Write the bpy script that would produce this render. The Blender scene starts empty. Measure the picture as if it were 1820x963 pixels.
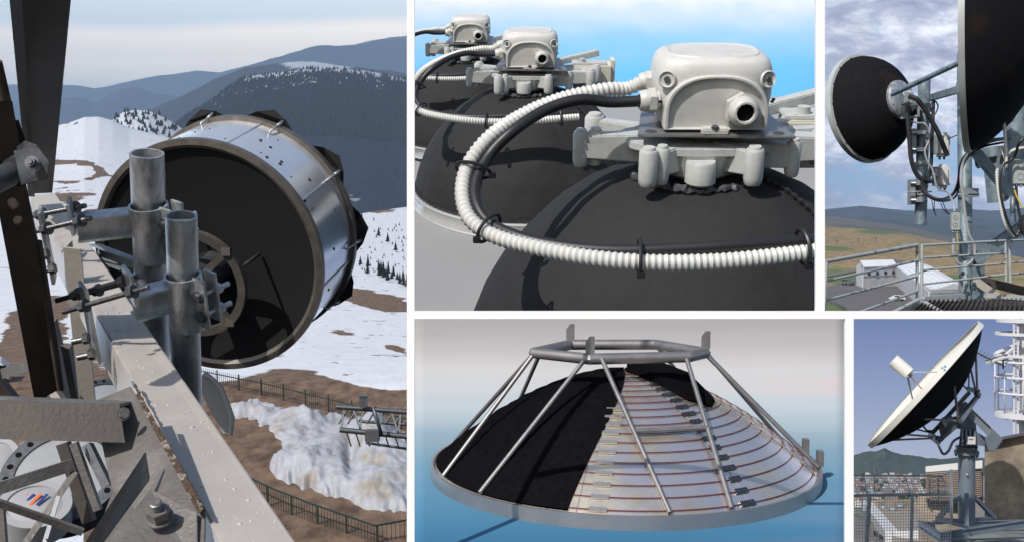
import bpy, bmesh, math, random
from mathutils import Vector, Matrix, noise
rnd = random.Random(7)
S = bpy.context.scene
COL = S.collection
F = 1950.0                      # focal length in photo pixels (1820 wide)
# ---------------------------------------------------------------- camera
cd = bpy.data.cameras.new('camera'); cam = bpy.data.objects.new('camera', cd); COL.objects.link(cam)
cam.location = (0, 0, 0); cam.rotation_euler = (math.radians(90), 0, 0)
cd.sensor_width = 36.0; cd.lens = 36.0 * F / 1820.0; cd.clip_start = 0.05; cd.clip_end = 60000
S.camera = cam
# ---------------------------------------------------------------- exposure
S.view_settings.view_transform = 'Standard'; S.view_settings.look = 'None'
S.view_settings.exposure = 0.0; S.view_settings.gamma = 1.0
S.cycles.max_bounces = 6; S.cycles.volume_bounces = 0; S.cycles.use_denoising = True
S.cycles.caustics_reflective = False; S.cycles.caustics_refractive = False
S.cycles.transparent_max_bounces = 8
# ---------------------------------------------------------------- sun
SUN_EL, SUN_AZ = math.radians(42), math.radians(35)     # azimuth to the left of straight behind the camera
to_sun = Vector((-math.sin(SUN_AZ) * math.cos(SUN_EL), -math.cos(SUN_AZ) * math.cos(SUN_EL), math.sin(SUN_EL)))
sl = bpy.data.lights.new('sun', 'SUN'); sl.energy = 4.3; sl.angle = math.radians(0.6); sl.color = (1.0, 0.955, 0.9)
so = bpy.data.objects.new('sun', sl); COL.objects.link(so)
so.rotation_euler = (-to_sun).to_track_quat('-Z', 'Y').to_euler(); so.location = to_sun * 50
# ---------------------------------------------------------------- world
def s2l(c):
    c = c / 255.0
    return c / 12.92 if c <= 0.04045 else ((c + 0.055) / 1.055) ** 2.4
def rgb(r, g, b): return (s2l(r), s2l(g), s2l(b), 1.0)
W = bpy.data.worlds.new('World'); S.world = W; W.use_nodes = True
class NT:
    """small helper to wire node trees"""
    def __init__(s, t): s.t = t; t.nodes.clear()
    def n(s, typ, **k):
        x = s.t.nodes.new(typ)
        for a, b in k.items():
            if a.startswith('_'): x.inputs[int(a[1:])].default_value = b
            else: setattr(x, a, b)
        return x
    def l(s, a, b): s.t.links.new(a, b)
    def m(s, op, a, b=0.0, clamp=False):
        x = s.t.nodes.new('ShaderNodeMath'); x.operation = op; x.use_clamp = clamp
        for i, v in enumerate((a, b)):
            if isinstance(v, (int, float)): x.inputs[i].default_value = v
            else: s.l(v, x.inputs[i])
        return x.outputs[0]
    def mix(s, f, a, b):
        x = s.t.nodes.new('ShaderNodeMix'); x.data_type = 'RGBA'
        for i, v in ((0, f), (6, a), (7, b)):
            if isinstance(v, (int, float, tuple)): x.inputs[i].default_value = v
            else: s.l(v, x.inputs[i])
        return x.outputs[2]
    def ramp(s, f, stops, interp='LINEAR'):
        x = s.t.nodes.new('ShaderNodeValToRGB'); e = x.color_ramp.elements; x.color_ramp.interpolation = interp
        while len(e) < len(stops): e.new(0.5)
        for q, (p, c) in zip(e, stops): q.position = p; q.color = c
        s.l(f, x.inputs[0]); return x.outputs[0]
    def noise(s, vec, scale, detail=4, rough=0.5, dist=0.0):
        x = s.t.nodes.new('ShaderNodeTexNoise'); x.inputs['Scale'].default_value = scale
        x.inputs['Detail'].default_value = detail; x.inputs['Roughness'].default_value = rough
        x.inputs['Distortion'].default_value = dist
        if vec is not None: s.l(vec, x.inputs['Vector'])
        return x.outputs['Fac']
w = NT(W.node_tree)
sky = w.n('ShaderNodeTexSky', sky_type='NISHITA', sun_disc=False)
sky.sun_elevation = SUN_EL; sky.sun_rotation = math.atan2(to_sun.x, to_sun.y)
sky.air_density = 1.0; sky.dust_density = 1.5
skyc = w.n('ShaderNodeVectorMath', operation='SCALE'); w.l(sky.outputs[0], skyc.inputs[0]); skyc.inputs['Scale'].default_value = 0.115
tc = w.n('ShaderNodeTexCoord'); sp = w.n('ShaderNodeSeparateXYZ'); w.l(tc.outputs['Generated'], sp.inputs[0])
yy = w.m('MAXIMUM', sp.outputs[1], 0.02)
tx = w.m('DIVIDE', sp.outputs[0], yy); tz = w.m('DIVIDE', sp.outputs[2], yy)
# hazy spring sky over the mountains (western quarter)
f1 = w.m('DIVIDE', w.m('ADD', tz, 0.05), 0.4)
n1 = w.noise(tc.outputs['Generated'], 3.0, 3)
f1b = w.m('ADD', f1, w.m('MULTIPLY', w.m('SUBTRACT', n1, 0.5), 0.05))
c1 = w.ramp(f1b, [(0.0, rgb(120, 140, 168)), (0.46, rgb(120, 146, 172)), (0.55, rgb(196, 206, 212)), (0.61, rgb(246, 245, 240)), (0.675, rgb(250, 248, 242)), (0.705, rgb(196, 214, 226)), (1.0, rgb(178, 202, 222))])
# broken cloud over the moor
mp = w.n('ShaderNodeCombineXYZ'); w.l(tx, mp.inputs[0]); w.l(w.m('MULTIPLY', tz, 2.3), mp.inputs[1])
cl = w.noise(mp.outputs[0], 13.0, 9, 0.6, 0.35)
cl2 = w.noise(mp.outputs[0], 19.0, 8, 0.62, 0.3)
hi = w.ramp(tz, [(0.0, (0, 0, 0, 1)), (0.10, (0.15, .15, .15, 1)), (0.19, (1, 1, 1, 1))])
cov = w.m('ADD', cl, w.m('MULTIPLY', hi, 0.13))
cmask = w.ramp(cov, [(0.42, (0, 0, 0, 1)), (0.54, (1, 1, 1, 1))])
ccol = w.ramp(cl2, [(0.34, rgb(134, 136, 152)), (0.48, rgb(170, 170, 186)), (0.6, rgb(222, 221, 228)), (0.72, rgb(252, 252, 254))])
blue = w.ramp(tz, [(0.0, rgb(150, 180, 205)), (0.25, rgb(82, 140, 185))])
c3 = w.mix(cmask, blue, ccol)
hz = w.ramp(w.m('ADD', w.m('MULTIPLY', tz, 6.0), w.m('MULTIPLY', w.m('SUBTRACT', cl, 0.5), 0.5)), [(0.30, (1, 1, 1, 1)), (0.7, (0, 0, 0, 1))])
c3 = w.mix(w.m('MULTIPLY', hz, 0.8), c3, rgb(128, 142, 164))
# clear violet blue sky over the town
f5 = w.m('MULTIPLY', w.m('ADD', tz, 0.25), 4.0)
c5 = w.ramp(f5, [(0.0, rgb(180, 188, 208)), (0.33, rgb(168, 180, 204)), (0.60, rgb(142, 158, 194)), (0.85, rgb(114, 133, 180))])
e35 = w.m('GREATER_THAN', tz, -0.04)
def gain(c, k):
    v = w.n('ShaderNodeVectorMath', operation='SCALE'); w.l(c, v.inputs[0]); v.inputs['Scale'].default_value = k; return v.outputs[0]
c3 = gain(c3, 2.1); c1 = w.mix(1.0, c1, c1)
wt_ = w.n('ShaderNodeMix', data_type='RGBA', blend_type='MULTIPLY'); wt_.inputs[0].default_value = 1.0; w.l(c1, wt_.inputs[6]); wt_.inputs[7].default_value = (1.0, 0.90, 0.78, 1); c1 = gain(wt_.outputs[2], 6.0)
ceast = w.mix(e35, c5, c3)
east = w.m('GREATER_THAN', tx, 0.0)
cband = w.mix(east, c1, ceast)
front = w.m('GREATER_THAN', sp.outputs[1], 0.3)
band = w.m('MULTIPLY', w.ramp(w.m('ABSOLUTE', tz), [(0.32, (1, 1, 1, 1)), (0.55, (0, 0, 0, 1))]), front)
cc = w.mix(band, skyc.outputs[0], cband)
bg = w.n('ShaderNodeBackground'); w.l(cc, bg.inputs[0]); bg.inputs[1].default_value = 1.0
wo = w.n('ShaderNodeOutputWorld'); w.l(bg.outputs[0], wo.inputs[0])
W.cycles.sampling_method = 'MANUAL'; W.cycles.sample_map_resolution = 1024

# ---------------------------------------------------------------- geometry helpers
def P(px, py, d): return Vector(((px - 910) / F * d, d, -(py - 481.5) / F * d))
def U(px, d): return px * d / F                 # photo pixels to metres at a distance
def ray(px, py): return P(px, py, 1.0).normalized()
X3, Y3, Z3 = Vector((1, 0, 0)), Vector((0, 1, 0)), Vector((0, 0, 1))
def perp(a, up=None):
    a = a.normalized()
    if up is None: up = Z3
    u = up - a * up.dot(a)
    if u.length < 1e-4: u = Y3 - a * Y3.dot(a)
    u.normalize(); return u, a.cross(u)
class MB:
    def __init__(s): s.v = []; s.f = []; s.sm = []
    def add(s, vs, fs, smooth=False):
        o = len(s.v); s.v += [Vector(v) for v in vs]
        s.f += [tuple(i + o for i in f) for f in fs]; s.sm += [smooth] * len(fs); return s
    def loft(s, rings, closed=True, caps=True, smooth=True):
        n = len(rings[0]); vs = [p for r in rings for p in r]; fs = []
        for i in range(len(rings) - 1):
            for j in range(n if closed else n - 1):
                k = (j + 1) % n
                fs.append((i * n + j, i * n + k, (i + 1) * n + k, (i + 1) * n + j))
        s.add(vs, fs, smooth)
        if caps and closed:
            o = len(s.v) - len(vs); m = len(rings) - 1
            s.f.append(tuple(o + j for j in range(n))); s.f.append(tuple(o + m * n + j for j in range(n))); s.sm += [False, False]
        return s
    def hexa(s, a, b):  # two quads
        return s.loft([a, b], smooth=False)
    def box(s, c, sx, sy, sz, ax=None):
        c = Vector(c); ax = ax or (X3, Y3, Z3)
        q = lambda z: [c + ax[0] * x * sx / 2 + ax[1] * y * sy / 2 + ax[2] * z * sz / 2 for x, y in ((-1, -1), (1, -1), (1, 1), (-1, 1))]
        return s.loft([q(-1), q(1)], smooth=False)
    def extr(s, prof, p0, p1, up=None, s0=1.0, s1=1.0, smooth=False):
        p0, p1 = Vector(p0), Vector(p1); u, r = perp(p1 - p0, up)
        return s.loft([[p0 + r * x * s0 + u * y * s0 for x, y in prof], [p1 + r * x * s1 + u * y * s1 for x, y in prof]], smooth=smooth)
    def bar(s, p0, p1, w_, h_, up=None, s0=1, s1=1):
        return s.extr([(-w_ / 2, -h_ / 2), (w_ / 2, -h_ / 2), (w_ / 2, h_ / 2), (-w_ / 2, h_ / 2)], p0, p1, up, s0, s1)
    def angle(s, p0, p1, a, t, up=None, flip=1, s0=1, s1=1):
        return s.extr([(0, 0), (flip * a, 0), (flip * a, t), (flip * t, t), (flip * t, a), (0, a)], p0, p1, up, s0, s1)
    def ibeam(s, p0, p1, w_, h_, t, up=None, s0=1, s1=1):
        a, b, c = w_ / 2, h_ / 2, t / 2
        return s.extr([(-a, -b), (a, -b), (a, -b + t), (c, -b + t), (c, b - t), (a, b - t), (a, b), (-a, b), (-a, b - t), (-c, b - t), (-c, -b + t), (-a, -b + t)], p0, p1, up, s0, s1)
    def chan(s, p0, p1, w_, h_, t, up=None, flip=1):
        a, b = flip * w_, h_ / 2; q = flip * t
        return s.extr([(0, -b), (a, -b), (a, -b + t), (q, -b + t), (q, b - t), (a, b - t), (a, b), (0, b)], p0, p1, up)
    def cyl(s, p0, p1, r0, r1=None, n=24, smooth=True, caps=True):
        p0, p1 = Vector(p0), Vector(p1); r1 = r0 if r1 is None else r1; u, r = perp(p1 - p0)
        ring = lambda c, q: [c + (u * math.cos(2 * math.pi * i / n) + r * math.sin(2 * math.pi * i / n)) * q for i in range(n)]
        return s.loft([ring(p0, r0), ring(p1, r1)], smooth=smooth, caps=caps)
    def pipe(s, p0, p1, r_, ri, n=28):
        p0, p1 = Vector(p0), Vector(p1); u, r = perp(p1 - p0)
        ring = lambda c, q: [c + (u * math.cos(2 * math.pi * i / n) + r * math.sin(2 * math.pi * i / n)) * q for i in range(n)]
        return s.loft([ring(p0, r_), ring(p1, r_), ring(p1, ri), ring(p0, ri), ring(p0, r_)], caps=False)
    def tube(s, pts, r, n=10, rf=None, closed=False):
        pts = [Vector(p) for p in pts]; rings = []; up = None; m = len(pts)
        for i, p in enumerate(pts):
            t = (pts[(i + 1) % m] - pts[i - 1]) if closed else (pts[min(i + 1, m - 1)] - pts[max(i - 1, 0)])
            if t.length < 1e-9: t = X3.copy()
            t.normalize()
            if up is None: up, _ = perp(t)
            up = (up - t * up.dot(t)).normalized(); rr = t.cross(up); q = r if rf is None else r * rf(i)
            rings.append([p + (up * math.cos(2 * math.pi * j / n) + rr * math.sin(2 * math.pi * j / n)) * q for j in range(n)])
        if closed: rings.append(rings[0])
        return s.loft(rings, caps=not closed)
    def lathe(s, prof, o, ax, n=48, xd=None, a0=0.0, a1=2 * math.pi, smooth=True, thick=0.0):
        o = Vector(o); ax = Vector(ax).normalized(); u, r = perp(ax, xd); full = abs(a1 - a0 - 2 * math.pi) < 1e-6
        m = n if full else n + 1
        g = lambda pr: [[o + ax * h + (u * math.cos(a0 + (a1 - a0) * i / n) + r * math.sin(a0 + (a1 - a0) * i / n)) * q for i in range(m)] for q, h in pr]
        s.loft(g(prof), closed=full, caps=False, smooth=smooth)
        return s
    def bolt(s, c, ax, r, hl, sl=0.0, back=0.0):
        """hex head on the +axis side, shaft both ways"""
        c = Vector(c); ax = Vector(ax).normalized()
        s.cyl(c, c + ax * hl * 0.25, r * 1.35, n=16); s.cyl(c + ax * hl * 0.25, c + ax * hl, r, n=6, smooth=False)
        if sl: s.cyl(c + ax * hl, c + ax * (hl + sl), r * 0.55, n=10)
        if back: s.cyl(c, c - ax * back, r * 0.55, n=10)
        return s
    def slab(s, pts, th, dv=None):
        w_ = [P(*p) for p in pts]; dv = (sum(w_, Vector()) / len(w_)).normalized() if dv is None else Vector(dv).normalized()
        return s.loft([w_, [p + dv * th for p in w_]], smooth=False)
    def build(s, name, mat, parent=None, local=False, bevel=0.0, attr=None):
        off = Vector((0, 0, 0))
        if parent is not None and not local:
            q = parent
            while q is not None: off += q.location; q = q.parent
        me = bpy.data.meshes.new(name); me.from_pydata([v - off for v in s.v], [], s.f)
        me.polygons.foreach_set('use_smooth', s.sm); me.update()
        bm = bmesh.new(); bm.from_mesh(me); bmesh.ops.recalc_face_normals(bm, faces=bm.faces)
        if bevel:
            bmesh.ops.remove_doubles(bm, verts=bm.verts, dist=1e-6)
            bmesh.ops.bevel(bm, geom=[e for e in bm.edges if e.is_manifold and e.calc_face_angle(0) > 0.5], offset=bevel, segments=2, affect='EDGES', clamp_overlap=True)
        for e in bm.edges:
            if e.is_manifold and e.calc_face_angle(0) > 0.62: e.smooth = False
        bm.to_mesh(me); bm.free()
        if attr:
            for k, vals in attr.items():
                a = me.attributes.new(k, 'FLOAT', 'POINT'); a.data.foreach_set('value', vals)
        me.materials.append(mat); o = bpy.data.objects.new(name, me); COL.objects.link(o); o.parent = parent
        return o
def tag(o, label=None, cat=None, group=None, kind=None):
    if label: o['label'] = label
    if cat: o['category'] = cat
    if group: o['group'] = group
    if kind: o['kind'] = kind
    return o
def thing(name, label, cat, loc=(0, 0, 0), group=None):
    o = bpy.data.objects.new(name, None); COL.objects.link(o); o.location = loc; o.empty_display_size = 0.1
    return tag(o, label, cat, group)
def copy_tree(o, parent=None, loc=None):
    c = o.copy(); COL.objects.link(c)
    if parent is not None: c.parent = parent
    if loc is not None: c.location = loc
    for ch in list(o.children): copy_tree(ch, c)
    return c
def spline(pts, n=8):
    pts = [Vector(p) for p in pts]; q = [pts[0] * 2 - pts[1]] + pts + [pts[-1] * 2 - pts[-2]]; out = []
    for i in range(1, len(q) - 2):
        for k in range(n):
            t = k / n; a, b, c, d = q[i - 1], q[i], q[i + 1], q[i + 2]
            out.append(0.5 * ((2 * b) + (c - a) * t + (2 * a - 5 * b + 4 * c - d) * t * t + (3 * b - a - 3 * c + d) * t ** 3))
    out.append(pts[-1]); return out
def resample(pts, step):
    out = [pts[0]]; acc = 0.0
    for a, b in zip(pts, pts[1:]):
        L = (b - a).length; t = step - acc
        while t <= L: out.append(a.lerp(b, t / L)); t += step
        acc = (acc + L) % step if L else acc
        acc = L - (t - step) if L else acc
    return out
def PS(pts, n=8): return spline([P(*p) for p in pts], n)

# ---------------------------------------------------------------- materials
def mat(name, col, rough=0.6, metal=0.0, var=0.12, vs=6.0, bump=0.0, bs=40.0, spec=0.5, col2=None, c2lo=0.55, c2hi=0.65, c2s=4.0, rvar=0.1, coord='Object', det=5, stretch=None):
    m = bpy.data.materials.new(name); m.use_nodes = True; t = NT(m.node_tree)
    b = t.n('ShaderNodeBsdfPrincipled'); o = t.n('ShaderNodeOutputMaterial'); t.l(b.outputs[0], o.inputs[0])
    tcn = t.n('ShaderNodeTexCoord'); vec = tcn.outputs['Object']
    if coord == 'World': vec = t.n('ShaderNodeNewGeometry').outputs['Position']
    if stretch:
        mpn = t.n('ShaderNodeMapping'); mpn.inputs['Scale'].default_value = stretch; t.l(vec, mpn.inputs[0]); vec = mpn.outputs[0]
    if len(col) == 3: col = (*col, 1)
    nz = t.noise(vec, vs, det, 0.6)
    dk = tuple(c * (1 - var) for c in col[:3]) + (1,); lt = tuple(min(1, c * (1 + var)) for c in col[:3]) + (1,)
    c = t.ramp(nz, [(0.3, dk), (0.7, lt)])
    if col2:
        n2 = t.noise(vec, c2s, 6, 0.65); k = t.ramp(n2, [(c2lo, (0, 0, 0, 1)), (c2hi, (1, 1, 1, 1))])
        c = t.mix(k, c, (*col2[:3], 1))
    t.l(c, b.inputs['Base Color']); b.inputs['Metallic'].default_value = metal
    rr = t.m('ADD', t.m('MULTIPLY', t.m('SUBTRACT', nz, 0.5), rvar * 2), rough, True); t.l(rr, b.inputs['Roughness'])
    b.inputs['Specular IOR Level'].default_value = spec
    if bump:
        bn = t.n('ShaderNodeBump'); bn.inputs['Strength'].default_value = bump; bn.inputs['Distance'].default_value = 0.02
        t.l(t.noise(vec, bs, 6, 0.6), bn.inputs['Height']); t.l(bn.outputs[0], b.inputs['Normal'])
    m['nt'] = 1
    return m
M = {}
M['white'] = mat('white_paint', (0.86, 0.86, 0.86), 0.5, var=0.01, rvar=0.0)
M['galv'] = mat('galvanised_steel', (0.50, 0.515, 0.53), 0.42, 0.75, 0.35, 16, 0.2, 60, rvar=0.25, stretch=(1, 1, 0.35))
M['galv_blue'] = mat('weathered_galvanised', (0.19, 0.25, 0.28), 0.5, 0.35, 0.3, 9, 0.15, 40, rvar=0.12, col2=(0.10, 0.13, 0.145), c2s=7)
M['galv_dull'] = mat('dull_galvanised', (0.26, 0.29, 0.31), 0.5, 0.4, 0.2, 9, 0.1, 40)
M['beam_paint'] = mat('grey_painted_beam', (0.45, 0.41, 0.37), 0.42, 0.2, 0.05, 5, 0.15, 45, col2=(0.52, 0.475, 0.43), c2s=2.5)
M['brown_steel'] = mat('brown_shaded_weathered_steel', (0.060, 0.050, 0.043), 0.6, 0.1, 0.3, 3, 0.15, 50, col2=(0.078, 0.058, 0.045), c2s=5)  # brown steel set darker than real; the shade of its faces is painted in
M['dark_steel'] = mat('dark_steel', (0.10, 0.105, 0.115), 0.45, 0.6, 0.25, 14, 0.1, 60)
M['rust'] = mat('rusty_weld', (0.07, 0.042, 0.026), 0.85, 0.0, 0.5, 60, 0.8, 90, col2=(0.30, 0.27, 0.24), c2s=22, c2lo=0.52, c2hi=0.60)
M['bolt'] = mat('bolt_steel', (0.16, 0.16, 0.165), 0.4, 0.8, 0.3, 40, 0.1, 80)
M['alu'] = mat('bright_aluminium', (0.95, 0.96, 0.98), 0.22, 0.78, 0.03, 3, 0.05, 6, rvar=0.06)
M['rim_dull'] = mat('dull_metal_rim', (0.20, 0.18, 0.16), 0.45, 0.7, 0.2, 10, 0.1, 50)
M['black_foam'] = mat('black_absorber_foam', (0.017, 0.017, 0.018), 0.95, 0, 0.25, 60, 0.4, 350, spec=0.15)
M['black_cloth'] = mat('black_fabric', (0.017, 0.017, 0.018), 0.85, 0, 0.3, 8, 0.35, 12, spec=0.25)
M['black_plastic'] = mat('black_rubber', (0.015, 0.015, 0.017), 0.45, 0, 0.1, 20)
M['dark_hole'] = mat('dark_recess', (0.004, 0.004, 0.004), 0.9, 0, 0, spec=0.1)
# ================================================================ added white strips for the collage borders between the five views
fr = thing('border_strips', 'added slim white border strips that separate the five views', 'frame', P(730, 559, 3.0))
FB = 0.012
MB().box(P(730.3, 481, 3.0), U(13.5, 3.0), FB, U(1500, 3.0)).build('upright_bar', M['white'], fr)
MB().box((P(737, 559, 3.0) + P(2400, 559, 3.0)) / 2, U(2400 - 737, 3.0), FB, U(14, 3.0)).build('cross_bar', M['white'], fr)
MB().box((P(1457, 552, 3.0) + P(1457, -300, 3.0)) / 2, U(16, 3.0), FB, U(852, 3.0)).build('upright_bar', M['white'], fr)
MB().box((P(1508.5, 566, 3.0) + P(1508.5, 1260, 3.0)) / 2, U(15, 3.0), FB, U(694, 3.0)).build('upright_bar', M['white'], fr)

# ================================================================ terrain helper
def lerp_tab(tab, x):
    if not isinstance(tab, dict): return tab
    ks = sorted(tab)
    if x <= ks[0]: return tab[ks[0]]
    for a, b in zip(ks, ks[1:]):
        if x <= b: return tab[a] + (tab[b] - tab[a]) * (x - a) / (b - a)
    return tab[ks[-1]]
def sheet(name, x0, x1, nx, rows, sub, amp, material, kind='structure', bias=None, fs=60.0, ampf=None, label=None, cat=None):
    """terrain laid out by azimuth and distance; the rows give how high the land stands at each distance"""
    vs, bs = [], []; nr = []
    for (d0, t0), (d1, t1) in zip(rows, rows[1:]):
        for k in range(sub): f = k / sub; nr.append((d0 * (d1 / d0) ** f, t0, t1, f))
    nr.append((rows[-1][0], rows[-1][1], rows[-1][1], 0))
    for d, t0, t1, f in nr:
        for i in range(nx + 1):
            px = x0 + (x1 - x0) * i / nx
            py = lerp_tab(t0, px) * (1 - f) + lerp_tab(t1, px) * f
            q = P(px, py, d); a = amp if ampf is None else amp * ampf(px, py, d)
            py += a * noise.fractal(Vector((px / fs, math.log(d) * 9.0, x0 * 0.01 + rows[0][0] * 0.003)), 1.0, 2.0, 6)
            vs.append(P(px, py, d))
            if bias: bs.append(bias(px, py, d))
    m = nx + 1; fcs = [(j * m + i, j * m + i + 1, (j + 1) * m + i + 1, (j + 1) * m + i) for j in range(len(nr) - 1) for i in range(nx)]
    mb = MB(); mb.add(vs, fcs, True)
    o = mb.build(name, material, attr={'bias': bs} if bias else None)
    tag(o, label, cat, kind=kind)
    return o, vs
def snow_mat(name, ground, ground2, snow=(0.60, 0.615, 0.65), scale=0.05, soft=0.02, bumpd=0.5, stretch=(1, 1, 1), bs=0.8, specks=0):
    m = bpy.data.materials.new(name); m.use_nodes = True; t = NT(m.node_tree)
    b = t.n('ShaderNodeBsdfPrincipled'); o = t.n('ShaderNodeOutputMaterial'); t.l(b.outputs[0], o.inputs[0])
    pos = t.n('ShaderNodeNewGeometry').outputs['Position']
    mpn = t.n('ShaderNodeMapping'); mpn.inputs['Scale'].default_value = stretch; t.l(pos, mpn.inputs[0]); v = mpn.outputs[0]
    at = t.n('ShaderNodeAttribute', attribute_name='bias').outputs['Fac']
    nz = t.noise(v, scale, 8, 0.62)
    k = t.ramp(t.m('ADD', nz, at), [(0.5 - soft, (0, 0, 0, 1)), (0.5 + soft, (1, 1, 1, 1))])
    g = t.ramp(t.noise(v, scale * 12, 6, 0.65), [(0.35, (*ground, 1)), (0.65, (*ground2, 1))])
    sn = t.ramp(t.noise(v, scale * 6, 5, 0.6), [(0.3, (snow[0] * 0.9, snow[1] * 0.9, snow[2] * 0.92, 1)), (0.6, (*snow, 1))])
    if specks:
        k2 = t.ramp(t.noise(v, scale * specks, 4, 0.7), [(0.63, (1, 1, 1, 1)), (0.66, (0.12, 0.12, 0.12, 1))]); k = t.m('MULTIPLY', k, k2)
    t.l(t.mix(k, g, sn), b.inputs['Base Color']); b.inputs['Roughness'].default_value = 0.85
    b.inputs['Specular IOR Level'].default_value = 0.2
    bn = t.n('ShaderNodeBump'); bn.inputs['Strength'].default_value = 0.5; bn.inputs['Distance'].default_value = bumpd
    t.l(t.noise(v, bs, 6, 0.6), bn.inputs['Height']); t.l(bn.outputs[0], b.inputs['Normal'])
    return m

# ================================================================ VIEW 1: drum antenna over snowy mountains
XL, XR = -60, 745
crest = {-60: 226, 60: 226, 100: 224, 130: 216, 150: 209, 175: 208, 200: 215, 230: 228, 290: 243, 360: 262, 450: 300, 600: 372, 640: 380, 680: 374, 745: 366}
def bias1(px, py, d):
    v = 0.42
    def el(cx, cy, rx, ry, k, sl=0.0):
        q = ((px - cx) / rx) ** 2 + ((py - cy - sl * (px - cx)) / ry) ** 2
        return -k * math.exp(-q * 1.2)
    if d < 100:
        v = -0.35 if d < 58 else 0.0
        if px < 150: v = -0.02 if py > 560 else 0.0
        if px > 330:
            edge = 662 + 12 * math.sin(px * 0.021) + (px - 380) * 0.045
            v = 0.32 - 0.62 * max(0.0, min(1.0, (py - edge + 12) / 26))
    v += el(700, 618, 38, 9, 0.62, 0.25) + el(612, 592, 45, 7, 0.55, 0.12) + el(660, 532, 95, 20, 0.95, 0.2) + el(640, 570, 30, 3, 0.3, 0.2) + el(690, 420, 60, 40, 0.14) + el(600, 660, 60, 4, 0.2)
    v += el(60, 600, 70, 60, 0.9) + el(110, 540, 60, 30, 0.55) if d < 260 else 0
    # winding track on the left slope
    if d > 150:
        r = math.hypot((px - 118) / 62, (py - 306) / 17)
        if px > 80: v += -0.75 * math.exp(-((r - 1) / 0.16) ** 2)
        v += el(125, 350, 75, 20, 0.60) + el(180, 385, 70, 18, 0.55) + el(130, 288, 80, 4, 0.55) + el(210, 318, 50, 4, 0.6, 0.3)
        v += el(125, 219, 22, 3, 0.8) + el(672, 374, 34, 6, 0.9)
    return v
M['snowfield'] = snow_mat('patchy_snow', (0.075, 0.05, 0.035), (0.19, 0.125, 0.085), scale=0.16, stretch=(0.7, 0.35, 1), soft=0.02, bs=1.2, bumpd=0.25, specks=2.6)
rows1 = [(30, 1170), (36, 996), (39, 939), (50, 780), (61, 679), (64, 668), (68, 657), (75, {-60: 640, 745: 643}), (120, {-60: 590, 300: 590, 745: 602}), (250, {-60: 470, 200: 480, 745: 522}), (500, {-60: 330, 150: 330, 300: 350, 500: 420, 745: 440}),
         (1000, crest), (1120, {k: v + 60 for k, v in crest.items()})]
sheet('snowy_hillside', XL, XR, 260, rows1, 22, 1.4, M['snowfield'], bias=bias1, fs=130, ampf=lambda px, py, d: 0.3 if d < 80 else 1)
# knoll behind
kn = {100: 240, 190: 226, 205: 208, 222: 199, 240: 197, 262: 196, 285: 206, 310: 219, 340: 240, 420: 262}
M['knoll'] = snow_mat('knoll_snow', (0.03, 0.04, 0.04), (0.06, 0.07, 0.06), scale=0.02, soft=0.05, bs=0.05, bumpd=4)
sheet('knoll', 100, 430, 70, [(1250, {k: v + 60 for k, v in kn.items()}), (1600, kn), (1750, {k: v + 60 for k, v in kn.items()})], 14, 1.5, M['knoll'], bias=lambda px, py, d: 0.12 if px < 250 else 0.22, fs=40)
# forested mountain with a snowy crest
ra = {150: 330, 250: 262, 290: 240, 330: 207, 380: 176, 415: 150, 440: 137, 480: 131, 520: 127, 545: 122, 600: 122, 650: 127, 700: 136, 745: 146}
M['forest_mtn'] = snow_mat('forested_mountain', (0.006, 0.009, 0.016), (0.018, 0.023, 0.034), snow=(0.5, 0.52, 0.56), scale=0.006, soft=0.03, bs=0.01, bumpd=25)
sheet('dark_mountain', 150, 745, 220, [(1700, 470), (2300, {k: v + 120 + (x_ := 0) for k, v in ra.items()}), (3000, ra), (3300, {k: v + 50 for k, v in ra.items()})], 46, 8, M['forest_mtn'],
      bias=lambda px, py, d: (0.17 if (px > 430 and d > 2940) else (0.03 if d > 2800 else -0.16)) if px > 340 else -0.02, fs=90, ampf=lambda px, py, d: min(1.0, abs(3000 - d) / 400 + 0.22))
rb = {150: 260, 180: 222, 230: 205, 270: 193, 320: 172, 380: 140, 430: 122, 480: 116, 530: 110, 560: 109, 610: 118, 745: 135}
M['far_mtn'] = snow_mat('brown_far_mountain', (0.03, 0.035, 0.045), (0.06, 0.062, 0.072), snow=(0.6, 0.62, 0.66), scale=0.003, soft=0.04, bs=0.004, bumpd=60)
sheet('brown_mountain', 150, 745, 160, [(3900, 330), (5600, rb), (5900, {k: v + 40 for k, v in rb.items()})], 44, 3, M['far_mtn'],
      bias=lambda px, py, d: -0.2 + 0.5 * math.exp(-((px - 565) / 55) ** 2) * max(0, min(1, (d - 5300) / 250)), fs=70)
M['ridge'] = mat('distant_ridge', (0.05, 0.065, 0.085), 0.95, 0, 0.2, 0.002, 0.5, 0.003, coord='World', spec=0.1)
rc = {200: 330, 380: 165, 440: 118, 500: 101, 540: 88, 565: 82, 600: 84, 650: 80, 675: 71, 700: 69, 745: 66}
sheet('distant_ridge', 200, 745, 110, [(9000, 340), (13000, rc), (13800, {k: v + 40 for k, v in rc.items()})], 22, 3.5, M['ridge'], fs=60)
rd = {-60: 190, 60: 180, 105: 176, 130: 171, 150: 175, 165: 184, 185: 172, 215: 160, 245: 158, 275: 166, 320: 172, 380: 188, 440: 330}
sheet('distant_ridge', -60, 440, 110, [(9000, 300), (13000, rd), (13800, {k: v + 40 for k, v in rd.items()})], 22, 3, M['ridge'], fs=60)
re_ = {-60: 152, 120: 150, 170: 156, 220: 148, 270: 138, 320: 130, 350: 124, 390: 128, 470: 112, 560: 100, 640: 78, 700: 66, 745: 62}
sheet('distant_ridge', -60, 745, 110, [(14000, 300), (20000, re_), (21000, {k: v + 40 for k, v in re_.items()})], 20, 2.5, M['ridge'], fs=60)
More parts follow.
